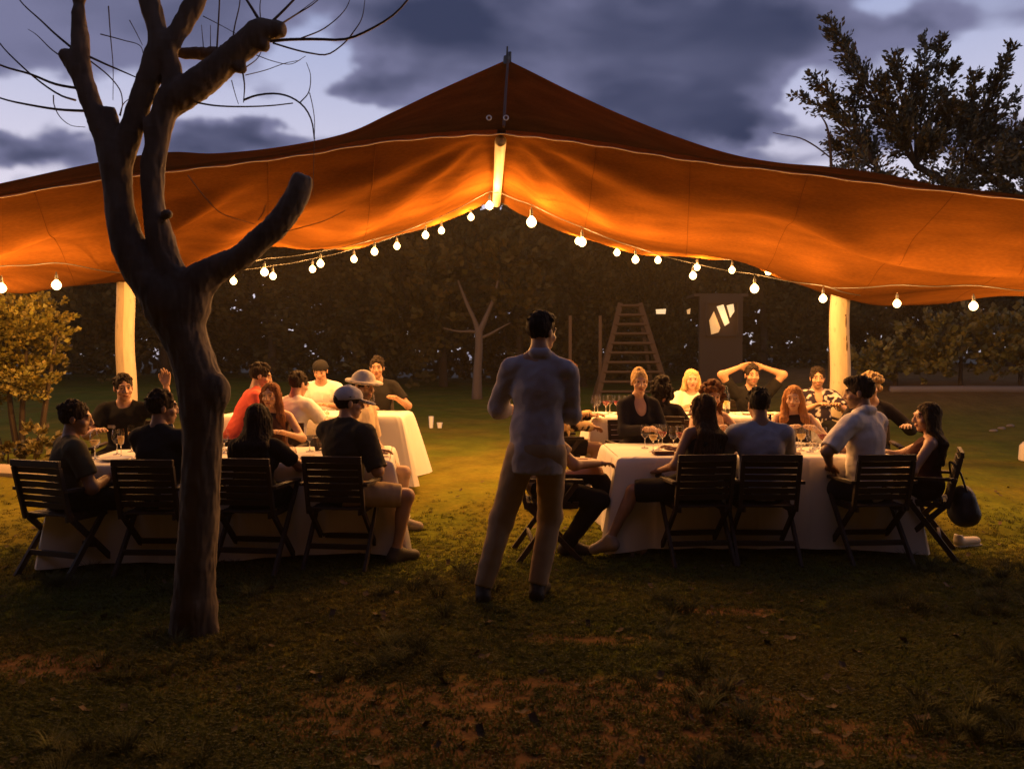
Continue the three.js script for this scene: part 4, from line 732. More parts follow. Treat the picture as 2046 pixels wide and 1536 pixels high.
function person(o) {
  const fem = o.sex === 'f', sc = o.sc ?? (fem ? 0.95 : 1), sk = o.skin ?? [0.42, 0.235, 0.15], hc = o.hair?.color ?? [0.02, 0.014, 0.01];
  const Hw = at(o.px, o.py, o.d), hipH = (o.stand ? o.hipH ?? 0.95 : o.hipH ?? 0.545) / sc, th = Math.PI - (o.a ?? 0) * Math.PI / 180;
  const t = V(o.leanS ?? 0, 1, o.leanF ?? 0.06).normalize(), Z = V(0, 0, 1);
  const f = Z.clone().addScaledVector(t, -t.z).normalize(), l = t.clone().cross(f);
  const tw = -(o.twist ?? 0) * Math.PI / 180, l2 = l.clone().applyAxisAngle(t, tw), f2 = f.clone().applyAxisAngle(t, tw);
  const hip = V(0, hipH, 0), gy0 = ground(Hw.x, Hw.z);
  let k = ((Hw.y - gy0) / sc - hipH - 0.17) / (0.5 * t.y); k = clamp(k, 0.78, 1.2);
  const T = (u, v, w) => hip.clone().addScaledVector(l, u).addScaledVector(t, v * k).addScaledVector(f, w);
  const T2 = (u, v, w) => hip.clone().addScaledVector(l2, u).addScaledVector(t, v * k).addScaledVector(f2, w);
  // head frame
  const he = o.head ?? {}, hq = new THREE.Quaternion().setFromEuler(new THREE.Euler((he.p ?? 4) * Math.PI / 180, -(he.y ?? 0) * Math.PI / 180, (he.r ?? 0) * Math.PI / 180, 'YXZ'));
  const hx = V(1, 0, 0).applyQuaternion(hq), hy = V(0, 1, 0).applyQuaternion(hq), hz = V(0, 0, 1).applyQuaternion(hq), hax = [hx, hy, hz];
  const hc0 = T2(0, 0.5, 0.01).add(V(0, 0.06, 0)).addScaledVector(hy, 0.11).addScaledVector(V(0, 0, 1).applyQuaternion(hq), 0.012);
  const h = (x, y, z) => hc0.clone().addScaledVector(hx, x).addScaledVector(hy, y).addScaledVector(hz, z);
  const inHead = (x, y, z) => { const q = V(x, y, z).sub(hc0); return [q.dot(hx), q.dot(hy), q.dot(hz)]; };
  // arms and legs
  const sw = fem ? 0.165 : 0.187, arms = [], legs = [];
  for (const s of [1, -1]) {
    const S = T2(s * sw, 0.445, -0.005), hnd = (s > 0 ? o.L : o.R) ?? 'table'; let tg, pole = V(s * 0.8, -0.7, -0.5), nn = V(0, -1, 0), curl = 0.35, hd = null;
    if (hnd === 'table') { tg = V(s * 0.13, 0.80 / sc, 0.42); } else if (hnd === 'lap') { tg = V(s * 0.08, (o.stand ? 0.9 : 0.68) / sc, 0.28); } else if (hnd === 'side') { tg = V(s * 0.26, S.y - 0.55, 0.04); nn = V(-s, 0, 0); }
    else { tg = V(...hnd.t); if (hnd.pole) pole = V(...hnd.pole); if (hnd.n) nn = V(...hnd.n); curl = hnd.curl ?? curl; if (hnd.dir) hd = V(...hnd.dir); }
    const [E, W] = ik(S, tg, 0.29, 0.255, pole); arms.push({ s, S, E, W, d: hd ?? W.clone().sub(E).normalize(), n: nn, curl });
    const J = T(s * 0.092, -0.005, 0), ft = (s > 0 ? o.LF : o.RF) ?? (o.stand ? [s * 0.11, 0.09, 0] : [s * 0.12, 0.09, 0.4]), kp = (s > 0 ? o.LK : o.RK) ?? [s * 0.15, 1, 0.7];
    const tl = o.stand ? 0.445 : 0.43, [K, An] = ik(J, V(...ft), tl, tl * 0.98, o.stand ? V(s * 0.2, 0, 1) : V(...kp));
    const sh = An.clone().sub(K).normalize(); let toe = V(s * 0.18, 0, 1).normalize(); if ((s > 0 ? o.LT : o.RT)) toe = V(...(s > 0 ? o.LT : o.RT)).normalize();
    legs.push({ s, J, K, An, toe, sh });
  }
  const ax = [l, t, f], ax2 = [l2, t, f2], w = o.build ?? 1;
  const pelvis = ellipsoid(T(0, 0.02, -0.012), [(fem ? 0.17 : 0.162) * w, 0.115, 0.125 * w], ax), waist = ellipsoid(T(0, 0.18, 0), [(fem ? 0.118 : 0.138) * w, 0.15 * k, 0.098 * w], ax2), chest = ellipsoid(T2(0, 0.335, 0), [(fem ? 0.138 : 0.162) * w, 0.165 * k, 0.112 * w], ax2);
  const yoke = capsule(T2(-(sw - 0.045), 0.452, -0.012), T2(sw - 0.045, 0.452, -0.012), fem ? 0.047 : 0.056), traps = [1, -1].map((s) => capsule(T2(s * 0.035, 0.53, -0.018), T2(s * (sw - 0.05), 0.465, -0.012), 0.034, 0.042));
  const bust = fem ? [1, -1].map((s) => ellipsoid(T2(s * 0.066, 0.30, 0.085), [0.058, 0.055, 0.055], ax2)) : [];
  const torso = [pelvis, waist, chest, yoke, ...bust];
  const neck = capsule(T2(0, 0.47, -0.015), h(0, -0.055, -0.02), fem ? 0.05 : 0.058, fem ? 0.046 : 0.053);
  const armP = arms.map((a) => [capsule(a.S, a.E, (fem ? 0.043 : 0.052) * w, fem ? 0.034 : 0.04), capsule(a.E, a.W, fem ? 0.036 : 0.042, fem ? 0.023 : 0.027)]);
  const legP = legs.map((g) => [capsule(g.J, g.K, 0.088 * w, 0.056), capsule(g.K, g.An, 0.052, 0.035), ellipsoid(g.K.clone().lerp(g.An, 0.3).addScaledVector(g.toe, -0.018), [0.042, 0.11, 0.046], (() => { const y = g.sh, x = y.clone().cross(g.toe).normalize(); return [x, y, x.clone().cross(y)]; })())]);
  const footP = legs.map((g) => { const to = g.An.clone().addScaledVector(g.toe, 0.16), he2 = g.An.clone().addScaledVector(g.toe, -0.03); to.y = g.An.y - 0.058 + g.toe.y * 0.1; he2.y = g.An.y - 0.05; return [capsule(g.An, he2, 0.034, 0.033), capsule(he2, to, 0.033, 0.026), capsule(g.An, to, 0.03, 0.024)]; });
  const skv = (x, y, z) => { const n = 1 + 0.12 * N3(x * 14, y * 14, z * 14); return [sk[0] * n, sk[1] * n, sk[2] * n]; };
  const body = netMesh([...torso, neck, ...traps, ...armP.flat(), ...legP.flat(), ...footP.flat()], { cell: 0.0145, k: 0.035, color: skv });
  // head
  const lip = [sk[0] * 0.8, sk[1] * 0.52, sk[2] * 0.5], brow = hc.map((q, i) => lerp(q, sk[i], fem ? 0.25 : 0.1));
  const headP = [ellipsoid(h(0, 0.03, -0.015), [0.073, 0.087, 0.094], hax), ellipsoid(h(0, -0.02, 0.028), [0.061, 0.088, 0.06], hax), ellipsoid(h(0, -0.07, 0.034), fem ? [0.043, 0.038, 0.046] : [0.05, 0.042, 0.05], hax), ellipsoid(h(0, -0.1, 0.06), [0.02, 0.015, 0.017], hax),
    capsule(h(0, 0.02, 0.086), h(0, -0.024, 0.106), 0.0085, 0.0125), ellipsoid(h(0.012, -0.03, 0.094), [0.009, 0.008, 0.01], hax), ellipsoid(h(-0.012, -0.03, 0.094), [0.009, 0.008, 0.01], hax), capsule(h(-0.04, 0.032, 0.076), h(0.04, 0.032, 0.076), 0.0115, 0.0115),
    ...[1, -1].flatMap((s) => [{ ...ellipsoid(h(s * 0.031, 0.012, 0.1), [0.019, 0.012, 0.018], hax), sub: true, k: 0.012 }]),
    ...[1, -1].flatMap((s) => [ellipsoid(h(s * 0.031, 0.01, 0.074), [0.0125, 0.0115, 0.0125], hax), ellipsoid(h(s * 0.04, -0.028, 0.058), [0.025, 0.022, 0.022], hax), { ...ellipsoid(h(s * 0.076, -0.004, -0.012), [0.009, 0.032, 0.019], hax), k: 0.006 }]),
    { ...ellipsoid(h(0, -0.057, 0.087), [0.022, 0.006, 0.0085], hax), k: 0.006 }, { ...ellipsoid(h(0, -0.068, 0.085), [0.019, 0.0065, 0.0085], hax), k: 0.006 }, neck];
  const beard = o.beard;
  const head = netMesh(headP, { cell: 0.0058, k: 0.016, color: (x, y, z) => {
    const [a, b, c] = inHead(x, y, z), e = Math.abs(Math.abs(a) - 0.031);
    if (c > 0.05) {
      if (((e / 0.0135) ** 2 + ((b - 0.01) / 0.0055) ** 2) < 1) return e < 0.0065 ? [0.015, 0.01, 0.008] : [0.36, 0.3, 0.25];
      if (((e / 0.016) ** 2 + ((b - 0.0165) / 0.003) ** 2) < 1) return [0.03, 0.02, 0.015];
      if (Math.abs(b - 0.036 - 0.1 * (0.031 - Math.abs(a)) * (Math.abs(a) > 0.031 ? 1 : 0)) < (fem ? 0.0042 : 0.006) && e < 0.021) return brow;
      if (Math.abs(a) < 0.024 && Math.abs(b + 0.0625) < 0.0115) return Math.abs(b + 0.0625) < 0.0022 ? [0.06, 0.02, 0.018] : lip;
    }
    if (beard && c > -0.02 && b < -0.035 && b > -0.13 && !(Math.abs(a) < 0.02 && b > -0.052 && c > 0.06)) return skv(x, y, z).map((q, i) => lerp(q, hc[i], beard));
    return skv(x, y, z);
  } });
  const hands = arms.map((a) => netMesh(handPrims(a.W, a.d, a.n, a.s, a.curl), { cell: 0.0056, k: 0.012, color: skv }));
  const grp = thing('person', o.label, 'person', null);
  const P = part('body', mergeGeometries([body, head, ...hands]), M.skin, grp);
  // clothes
  const fold = (am) => (x, y, z) => am * (fbm(x * 6 + o.px, y * 4, z * 6, 3) * 1.4 + 0.8 * (0.3 - Math.abs(N3(x * 9 + y * 5, y * 11 + o.px, z * 9))) + 0.35 * Math.abs(N3(x * 19, y * 14 + x * 12, z * 19)));
  const top = o.top;
  if (top) {
    const pr = [], gw = top.grow ?? 0.016, hem = top.hem ?? -0.09, cols = rgbv(top.color);
    const armhole = top.sleeve === 'none';
    if (!armhole) pr.push(...torso, ...traps.map((q) => ({ ...q, grow: -0.012 }))); else pr.push(pelvis, waist, chest, ...bust);
    if (o.stand) pr.push(ellipsoid(T(0, -0.05, 0), [0.162 * w, 0.2, 0.128 * w], ax), ellipsoid(T(0, 0.1, 0), [0.148 * w, 0.16, 0.115 * w], ax));
    if (top.loose) pr.push(ellipsoid(T(0, 0.12, 0.005), [0.15 * w, 0.17 * k, 0.118 * w], ax));
    arms.forEach((a, i) => {
      if (armhole || top.sleeve === 'off') return; const ua = armP[i][0], fa = armP[i][1], dir = a.E.clone().sub(a.S).normalize();
      if (top.sleeve === 'short') pr.push({ ...ua, ra: ua.ra + 0.003, rb: ua.rb + 0.014, clip: [plane(dir, a.S.clone().lerp(a.E, top.sl ?? 0.68))] });
      else if (top.sleeve === 'rolled') { const fd = a.W.clone().sub(a.E).normalize(); pr.push({ ...ua, rb: ua.rb + 0.007 }, { ...fa, ra: fa.ra + 0.008, rb: fa.rb + 0.01, clip: [plane(fd, a.E.clone().lerp(a.W, 0.3))] }); }
      else { const fd = a.W.clone().sub(a.E).normalize(); pr.push({ ...ua, rb: ua.rb + 0.006 }, { ...fa, ra: fa.ra + 0.006, rb: fa.rb + 0.006, clip: [plane(fd, a.W.clone().addScaledVector(fd, -0.015))] }); }
    });
    const cuts = [plane(t.clone().negate(), T(0, hem, 0))];
    if (armhole || top.sleeve === 'off') { cuts.push(plane(t, T2(0, top.high ?? 0.4, 0))); }
    if (top.straps) for (const s of [1, -1]) pr.push({ ...capsule(T2(s * 0.085, 0.4, 0.075), T2(s * 0.098, 0.488, -0.005), 0.014), k: 0.008 }, { ...capsule(T2(s * 0.098, 0.488, -0.005), T2(s * 0.075, 0.38, -0.1), 0.014), k: 0.008 });
    if (top.vneck) pr.push({ ...ellipsoid(T2(0, 0.47, 0.1), [0.07 * top.vneck, 0.13 * top.vneck, 0.1], ax2), sub: true, k: 0.01 });
    else if (!armhole && top.sleeve !== 'off') pr.push({ ...ellipsoid(T2(0, 0.525, 0.03), [0.066, 0.05, 0.075], ax2), sub: true, k: 0.01 });
    if (top.collar) pr.push({ ...capsule(T2(-0.03, 0.53, -0.045), T2(0.03, 0.53, -0.045), 0.028), k: 0.015 }, { ...capsule(T2(0.05, 0.515, 0.02), T2(0.035, 0.53, -0.04), 0.02), k: 0.012 }, { ...capsule(T2(-0.05, 0.515, 0.02), T2(-0.035, 0.53, -0.04), 0.02), k: 0.012 });
    part(top.name ?? 'shirt', netMesh(pr, { cell: 0.0135, k: 0.035, grow: gw, disp: fold(top.fold ?? 0.009), cuts: top.straps ? [cuts[0]] : cuts, color: (x, y, z) => { const q = V(x, y, z).sub(hip), c = cols(q.dot(l2), q.dot(t) / k, q.dot(f2), x, y, z), n = 1 + 0.1 * N3(x * 20, y * 20, z * 20); return [c[0] * n, c[1] * n, c[2] * n]; } }), M.cloth, grp);
    if (top.straps) { /* the tank's body stops under the straps: its upper edge is the chest itself */ }
  }
  const bot = o.bottom;
  if (bot) {
    const pr = [{ ...pelvis, r: pelvis.r.map((q) => q + 0.002) }], cols = rgbv(bot.color);
    legs.forEach((g, i) => {
      const [th1, ca, mu] = legP[i], dir = g.K.clone().sub(g.J).normalize();
      if (bot.type === 'shorts') pr.push({ ...th1, rb: th1.rb + 0.018, clip: [plane(dir, g.J.clone().lerp(g.K, bot.len ?? 0.82))] });
      else if (bot.type === 'skirt') pr.push({ ...th1, rb: th1.rb + 0.02, k: 0.12, clip: [plane(dir, g.J.clone().lerp(g.K, 0.95))] });
      else pr.push({ ...th1, rb: th1.rb + 0.008 }, { ...ca, ra: ca.ra + 0.01, rb: ca.rb + (bot.flare ?? 0.014), clip: [plane(g.sh, g.An.clone().addScaledVector(g.sh, -0.005))] }, mu);
    });
    part(bot.name ?? { shorts: 'shorts', skirt: 'skirt' }[bot.type] ?? 'trousers', netMesh(pr, { cell: 0.0135, k: bot.type === 'skirt' ? 0.1 : 0.03, grow: 0.013, disp: fold(0.008), cuts: [plane(t, T(0, 0.1, 0))], color: (x, y, z) => { const c = cols(x, y, z), n = 1 + 0.12 * N3(x * 20, y * 20, z * 20); return [c[0] * n, c[1] * n, c[2] * n]; } }), M.cloth, grp);
  }
  if (o.shoe) legs.forEach((g, i) => part('shoe', netMesh(footP[i], { cell: 0.01, k: 0.03, grow: 0.011, cuts: [plane(V(0, 1, 0), V(0, g.An.y + 0.035, 0))], color: o.shoe }), M.shoe, grp));
  // hair and hats
  const hr = o.hair ?? {}, R = rng(Math.round(o.px * 7 + o.py)), strand = (am) => (x, y, z) => { const [a, b, c] = inHead(x, y, z); return am * (0.9 * N3(a * 24, b * 12, c * 24 + o.px) + N3(a * 70, b * 14, c * 70) + 0.8 * N3(a * 130, b * 30, c * 130)); };
  const hcol = (x, y, z) => { const [a, b, c] = inHead(x, y, z), n = 1 + 0.5 * N3(a * 70, b * 8, c * 70); return hc.map((q) => q * n); };
  if (hr.style) {
    const base = [ellipsoid(h(0, 0.036, -0.02), [0.083, 0.094, 0.104], hax)], sub = [{ ...ellipsoid(h(0, -0.026, 0.105), [0.069, 0.096, 0.078], hax), sub: true, k: 0.014 }];
    for (let i = 0; i < 7; i++) sub.push({ ...ellipsoid(h((i - 3) * 0.02, 0.066 + 0.018 * R() - 0.0009 * (i - 3) ** 2, 0.085), [0.011, 0.014, 0.02], hax), sub: true, k: 0.006 });
    const long = hr.style === 'long' || hr.style === 'wavy';
    if (hr.style === 'short' || hr.style === 'updo' || hr.style === 'quiff') {
      sub.push({ ...ellipsoid(h(0, -0.125, -0.02), [0.12, 0.075, 0.11], hax), sub: true, k: 0.02 });
      for (const s of [1, -1]) sub.push({ ...ellipsoid(h(s * 0.088, -0.04, 0.035), [0.035, 0.05, 0.045], hax), sub: true, k: 0.01 });
    }
    if (hr.style === 'quiff') base.push(ellipsoid(h(0.005, 0.1, 0.045), [0.06, 0.035, 0.055], hax), ellipsoid(h(0, 0.095, -0.01), [0.07, 0.045, 0.08], hax));
    if (hr.style === 'short') for (let i = 0; i < 12; i++) { const a = R() * 6.28, b = 0.3 + R() * 1.1; base.push(ellipsoid(h(0.08 * Math.cos(a) * Math.cos(b), 0.04 + 0.09 * Math.sin(b), -0.02 + 0.1 * Math.sin(a) * Math.cos(b)), [0.02, 0.018, 0.02], hax)); }
    if (hr.style === 'short' || hr.style === 'quiff') for (let i = 0; i < 34; i++) { const a = R() * 6.28, b = 0.15 + R() * 1.35, d = [Math.cos(a) * Math.cos(b), Math.sin(b), Math.sin(a) * Math.cos(b)], p = h(0.082 * d[0], 0.036 + 0.093 * d[1], -0.02 + 0.102 * d[2]), e = h(0.098 * d[0] + 0.012 * (R() - 0.5), 0.036 + 0.108 * d[1] - 0.006, -0.02 + 0.118 * d[2] + 0.008 * (R() - 0.5)); base.push({ ...capsule(p, e, 0.0125, 0.005), k: 0.008 }); }
    if (hr.style === 'updo') base.push(ellipsoid(h(0, 0.115, -0.035), [0.05, 0.042, 0.05], hax), ellipsoid(h(0, 0.08, -0.05), [0.07, 0.06, 0.07], hax), capsule(h(0.07, 0.02, 0.045), h(0.078, -0.08, 0.05), 0.009, 0.004), capsule(h(-0.07, 0.02, 0.045), h(-0.078, -0.08, 0.05), 0.009, 0.004));
    if (long) {
      const len = hr.len ?? 0.32, back = hr.front ? 0 : 1;
      for (let i = -4; i <= 4; i++) {
        const u = i / 4, c = V(0, 0, 0), p0 = h(u * 0.07, 0.02 - 0.02 * Math.abs(u), -0.075 + 0.06 * u * u), p1 = h(u * 0.085, -0.1, -0.075 + 0.075 * u * u), p2 = T2(u * 0.135, 0.5 - len * (0.85 + 0.25 * R()), hr.front && Math.abs(u) > 0.5 ? 0.1 : -0.125 + 0.05 * u * u);
        const m2 = hr.front && Math.abs(u) > 0.5 ? T2(u * 0.115, 0.46, 0.07) : T2(u * 0.115, 0.46, -0.105);
        base.push(capsule(p0, p1, 0.034, 0.034), capsule(p1, m2, 0.034, 0.03), capsule(m2, p2, 0.03, 0.012));
      }
      for (const s of [1, -1]) base.push(capsule(h(s * 0.06, 0.075, 0.02), h(s * 0.083, 0, 0.025), 0.022, 0.022), capsule(h(s * 0.083, 0, 0.025), h(s * 0.088, -0.1, 0.015), 0.022, 0.024));
    }
    if (hr.style === 'curly') { const n = hr.n ?? 70, q = hr.r ?? 1; for (let i = 0; i < n; i++) { const a = R() * 6.28, b = -0.9 + R() * 2.4, p = [0.1 * q * Math.cos(a) * Math.cos(b), 0.035 + 0.105 * q * Math.sin(b), -0.02 + 0.11 * q * Math.sin(a) * Math.cos(b)]; if (p[2] > 0.045 && p[1] < 0.07) continue; base.push({ ...ellipsoid(h(...p), [0.026, 0.026, 0.026], hax), k: 0.012 }); }
      if (hr.len) for (let i = 0; i < 40; i++) { const u = R() * 2 - 1, v = R(); base.push({ ...ellipsoid(h(u * (0.1 + 0.04 * v), -0.03 - v * hr.len, -0.05 + 0.06 * u * u - 0.02 * v), [0.03, 0.03, 0.03], hax), k: 0.012 }); } }
    const cuts = o.hat ? [plane(hy, h(0, 0.055, 0))] : [];
    part('hair', netMesh([...base, ...sub], { cell: 0.0068, k: 0.018, disp: strand(hr.style === 'curly' ? 0.006 : 0.0055), color: hcol, cuts }), M.hair, grp);
  }
  if (o.hat) {
    const c = o.hat.color, up = hy, pr = [];
    if (o.hat.type === 'cap') { const s = o.hat.back ? -1 : 1; pr.push(ellipsoid(h(0, 0.048, -0.012), [0.087, 0.082, 0.106], hax, [plane(hy.clone().negate().addScaledVector(hz, 0.12), h(0, 0.03, 0))])); const v = hz.clone().multiplyScalar(s).addScaledVector(hy, -0.22).normalize(), vx = hx, vy = v.clone().cross(vx); pr.push({ ...ellipsoid(h(0, 0.043, 0).addScaledVector(v, 0.118), [0.066, 0.008, 0.072], [vx, vy, v]), k: 0.01 }, ellipsoid(h(0, 0.13, -0.012), [0.009, 0.006, 0.009], hax)); }
    else { pr.push(ellipsoid(h(0, 0.055, -0.012), [0.09, 0.085, 0.106], hax, [plane(hy.clone().negate(), h(0, 0.04, 0))]), { ...ellipsoid(h(0, 0.042, -0.005), [0.145, 0.013, 0.16], hax), k: 0.02 }); }
    part(o.hat.type === 'cap' ? 'cap' : 'sun_hat', netMesh(pr, { cell: 0.0062, k: 0.014, grow: 0.006, disp: (x, y, z) => 0.002 * N3(x * 30, y * 30, z * 30), color: (x, y, z) => { const n = 1 + 0.08 * N3(x * 50, y * 50, z * 50); return c.map((q) => q * n); } }), M.cloth, grp);
  }
  // put the figure down so that its head is where it is seen
  grp.rotation.y = th; grp.scale.setScalar(sc);
  const off = hc0.clone().multiplyScalar(sc).applyAxisAngle(UP, th);
  grp.position.set(Hw.x - off.x, 0, Hw.z - off.z); grp.position.y = ground(grp.position.x, grp.position.z);
  if (!o.stand && o.chair) { const c = chair(o.chair, grp.position.x, grp.position.z, th + (o.chairTurn ?? 0) * Math.PI / 180); c.position.add(V(0, 0, 0.03).applyAxisAngle(UP, th)); }
  return { grp, arms };
}
// ---------------------------------------------------------------- the company
const tan = [0.4, 0.22, 0.13], fair = [0.46, 0.275, 0.18], brown = [0.28, 0.15, 0.09];
const black = [0.014, 0.013, 0.013], white = [0.74, 0.7, 0.62], dkBrown = [0.02, 0.013, 0.009], auburn = [0.13, 0.05, 0.02], blond = [0.42, 0.27, 0.12];
const flecks = (bg, fg, s, t) => (u, v, w, x, y, z) => (N3(x * s, y * s, z * s) > t ? fg : bg);
// the speaker
person({ label: 'man standing with his back to us in pale blue shirt and khaki trousers', px: 1083, py: 664, d: 4.74, a: 8, stand: true, hipH: 0.93, leanF: 0.03, leanS: -0.03, skin: tan, head: { y: 32, p: 6 }, twist: -3, build: 0.98, shoe: [0.03, 0.022, 0.018],
  LF: [0.33, 0.09, -0.05], RF: [-0.005, 0.09, 0.05], L: { t: [0.1, 1.18, 0.3], pole: [1, -0.6, -0.6], n: [-1, 0, 0], curl: 0.8 }, R: { t: [-0.12, 1.16, 0.34], pole: [-0.45, -1, -0.7], n: [1, 0, 0], curl: 0.7 },
  hair: { style: 'quiff', color: [0.018, 0.012, 0.009] }, top: { color: [0.36, 0.335, 0.37], sleeve: 'rolled', collar: true, loose: true, hem: -0.1, grow: 0.011, fold: 0.014 }, bottom: { type: 'trousers', flare: 0.013, color: [0.34, 0.25, 0.16] } });
// left front table
person({ label: 'man in dark olive T-shirt in the leftmost chair, back turned', px: 152, py: 836, d: 5.45, a: 48, head: { y: 22, p: 6 }, skin: brown, leanF: 0.1, hair: { style: 'short', color: dkBrown }, top: { color: [0.075, 0.065, 0.042], sleeve: 'short', loose: true }, bottom: { type: 'shorts', color: [0.03, 0.026, 0.022] }, shoe: [0.1, 0.08, 0.06], L: 'lap', R: 'lap', chairTurn: 30, chair: 'slatted wooden chair at the far left under the man in olive' });
person({ label: 'man in black top and pale trousers seated beside the bare tree trunk', px: 325, py: 815, d: 5.48, a: 16, head: { y: 38, p: 2 }, skin: brown, leanF: 0.02, hair: { style: 'short', color: dkBrown }, top: { color: [0.024, 0.024, 0.026], sleeve: 'long', fold: 0.012 }, bottom: { type: 'trousers', color: [0.3, 0.28, 0.3] }, shoe: black, chairTurn: 14, chair: 'slatted chair half hidden behind the bare tree trunk' });
person({ label: 'man in black T-shirt with small white chest print facing us at the left table', px: 246, py: 777, d: 7.1, a: 168, head: { y: -26, p: 6, r: 4 }, skin: tan, leanF: 0.1, hair: { style: 'short', color: dkBrown }, top: { color: (u, v, w, x, y, z) => (w > 0 && Math.abs(v - 0.3) < 0.016 && u > -0.13 && u < -0.055 ? [0.6, 0.58, 0.5] : black), sleeve: 'short' }, bottom: { type: 'trousers', color: black }, shoe: black,
  L: { t: [0.42, 1.2, 0.26], pole: [0.8, -1, 0.2], n: [-0.3, 0, 1], dir: [0.05, 1, 0.1], curl: 0.25 }, chair: 'slatted chair on the far side of the left table by the post' });
person({ label: 'woman with long dark hair seen from behind at the left front table', sex: 'f', px: 515, py: 838, d: 5.55, a: 6, skin: brown, leanF: 0.06, head: { y: 0, p: 4 }, hair: { style: 'long', color: [0.016, 0.011, 0.009], len: 0.42 }, top: { color: [0.02, 0.017, 0.018], sleeve: 'short', name: 'dress' }, bottom: { type: 'skirt', color: [0.02, 0.017, 0.018] }, shoe: black, chair: 'slatted chair under the woman with long dark hair, right of the trunk' });
person({ label: 'woman with long auburn hair facing us across the left front table', sex: 'f', px: 541, py: 792, d: 7.0, a: 178, skin: tan, leanF: 0.14, head: { y: 8, p: 6 }, hair: { style: 'long', color: auburn, len: 0.28, front: true }, top: { color: [0.06, 0.03, 0.022], sleeve: 'none', straps: true, name: 'tank_top', high: 0.42 }, bottom: { type: 'skirt', color: [0.05, 0.03, 0.025] }, shoe: black, L: { t: [0.2, 0.84, 0.4], n: [0, -1, 0] }, R: { t: [-0.05, 0.84, 0.36], n: [0, -1, 0] }, chair: 'slatted chair under the auburn haired woman' });
person({ label: 'man in pale grey baseball cap and dark shirt, back turned, at the left table', px: 698, py: 805, d: 5.68, a: 40, skin: tan, leanF: 0.1, twist: -12, head: { y: 24, p: 4 }, hair: { style: 'short', color: dkBrown }, hat: { type: 'cap', color: [0.42, 0.4, 0.42] }, top: { color: [0.045, 0.04, 0.032], sleeve: 'short', loose: true, sl: 0.95, grow: 0.024, fold: 0.014, hem: -0.13 }, bottom: { type: 'shorts', color: [0.4, 0.29, 0.17], len: 0.9 }, shoe: [0.06, 0.045, 0.035], L: 'table', R: { t: [-0.12, 0.72, 0.3] }, RF: [-0.3, 0.09, 0.28], RK: [-0.5, 1, 0.6], LF: [0.1, 0.09, 0.42], chairTurn: 34, chair: 'slatted chair under the man in the grey cap' });
person({ label: 'guest in cream sun hat and cream clothes at the end of the left front table', px: 727, py: 772, d: 6.55, a: 102, skin: [0.4, 0.24, 0.15], leanF: 0.14, head: { y: 22, p: 8 }, hair: { style: 'short', color: dkBrown }, beard: 0.6, hat: { type: 'bucket', color: [0.68, 0.6, 0.46] }, top: { color: [0.62, 0.47, 0.28], sleeve: 'short', loose: true, sl: 0.85, grow: 0.02 }, bottom: { type: 'shorts', color: [0.62, 0.52, 0.36], len: 0.85 }, shoe: [0.25, 0.2, 0.15], L: 'lap', R: { t: [-0.1, 0.68, 0.24] }, RF: [-0.16, 0.09, 0.2], chair: 'slatted chair under the guest in the cream sun hat' });
// back left table
person({ label: 'man in coral red T-shirt bending at the back left table', px: 521, py: 747, d: 7.6, a: 62, skin: tan, leanF: 0.42, head: { y: 10, p: 14 }, hair: { style: 'short', color: dkBrown }, top: { color: [0.72, 0.12, 0.075], sleeve: 'short', loose: true }, bottom: { type: 'shorts', color: [0.03, 0.03, 0.035] }, shoe: white, chair: 'slatted chair under the man in the coral T-shirt' });
person({ label: 'man in white T-shirt with his back to us at the back left table', px: 597, py: 764, d: 7.72, a: 25, skin: tan, leanF: 0.24, head: { y: 12, p: 14 }, hair: { style: 'short', color: dkBrown }, top: { color: white, sleeve: 'short', loose: true }, bottom: { type: 'trousers', color: [0.04, 0.04, 0.05] }, shoe: white, chair: 'slatted chair with visible back slats behind the auburn woman' });
person({ label: 'man in white T-shirt and dark backward cap facing us, looking down', px: 640, py: 740, d: 9.0, a: 178, skin: tan, leanF: 0.12, head: { y: 0, p: 20 }, hair: { style: 'short', color: dkBrown }, hat: { type: 'cap', color: [0.02, 0.018, 0.018], back: true }, top: { color: white, sleeve: 'short', loose: true }, bottom: { type: 'trousers', color: [0.05, 0.05, 0.06] }, shoe: white, chair: 'slatted chair under the man in the dark backward cap' });
person({ label: 'man in black T-shirt facing us at the right end of the back left table', px: 753, py: 735, d: 8.75, a: 165, skin: tan, leanF: 0.06, head: { y: 10, p: 4 }, hair: { style: 'short', color: dkBrown }, top: { color: [0.02, 0.018, 0.017], sleeve: 'short' }, bottom: { type: 'trousers', color: [0.03, 0.03, 0.035] }, shoe: black, L: { t: [0.2, 0.88, 0.3], n: [0, -1, 0] }, chair: 'slatted chair under the man in black at the back left table end' });
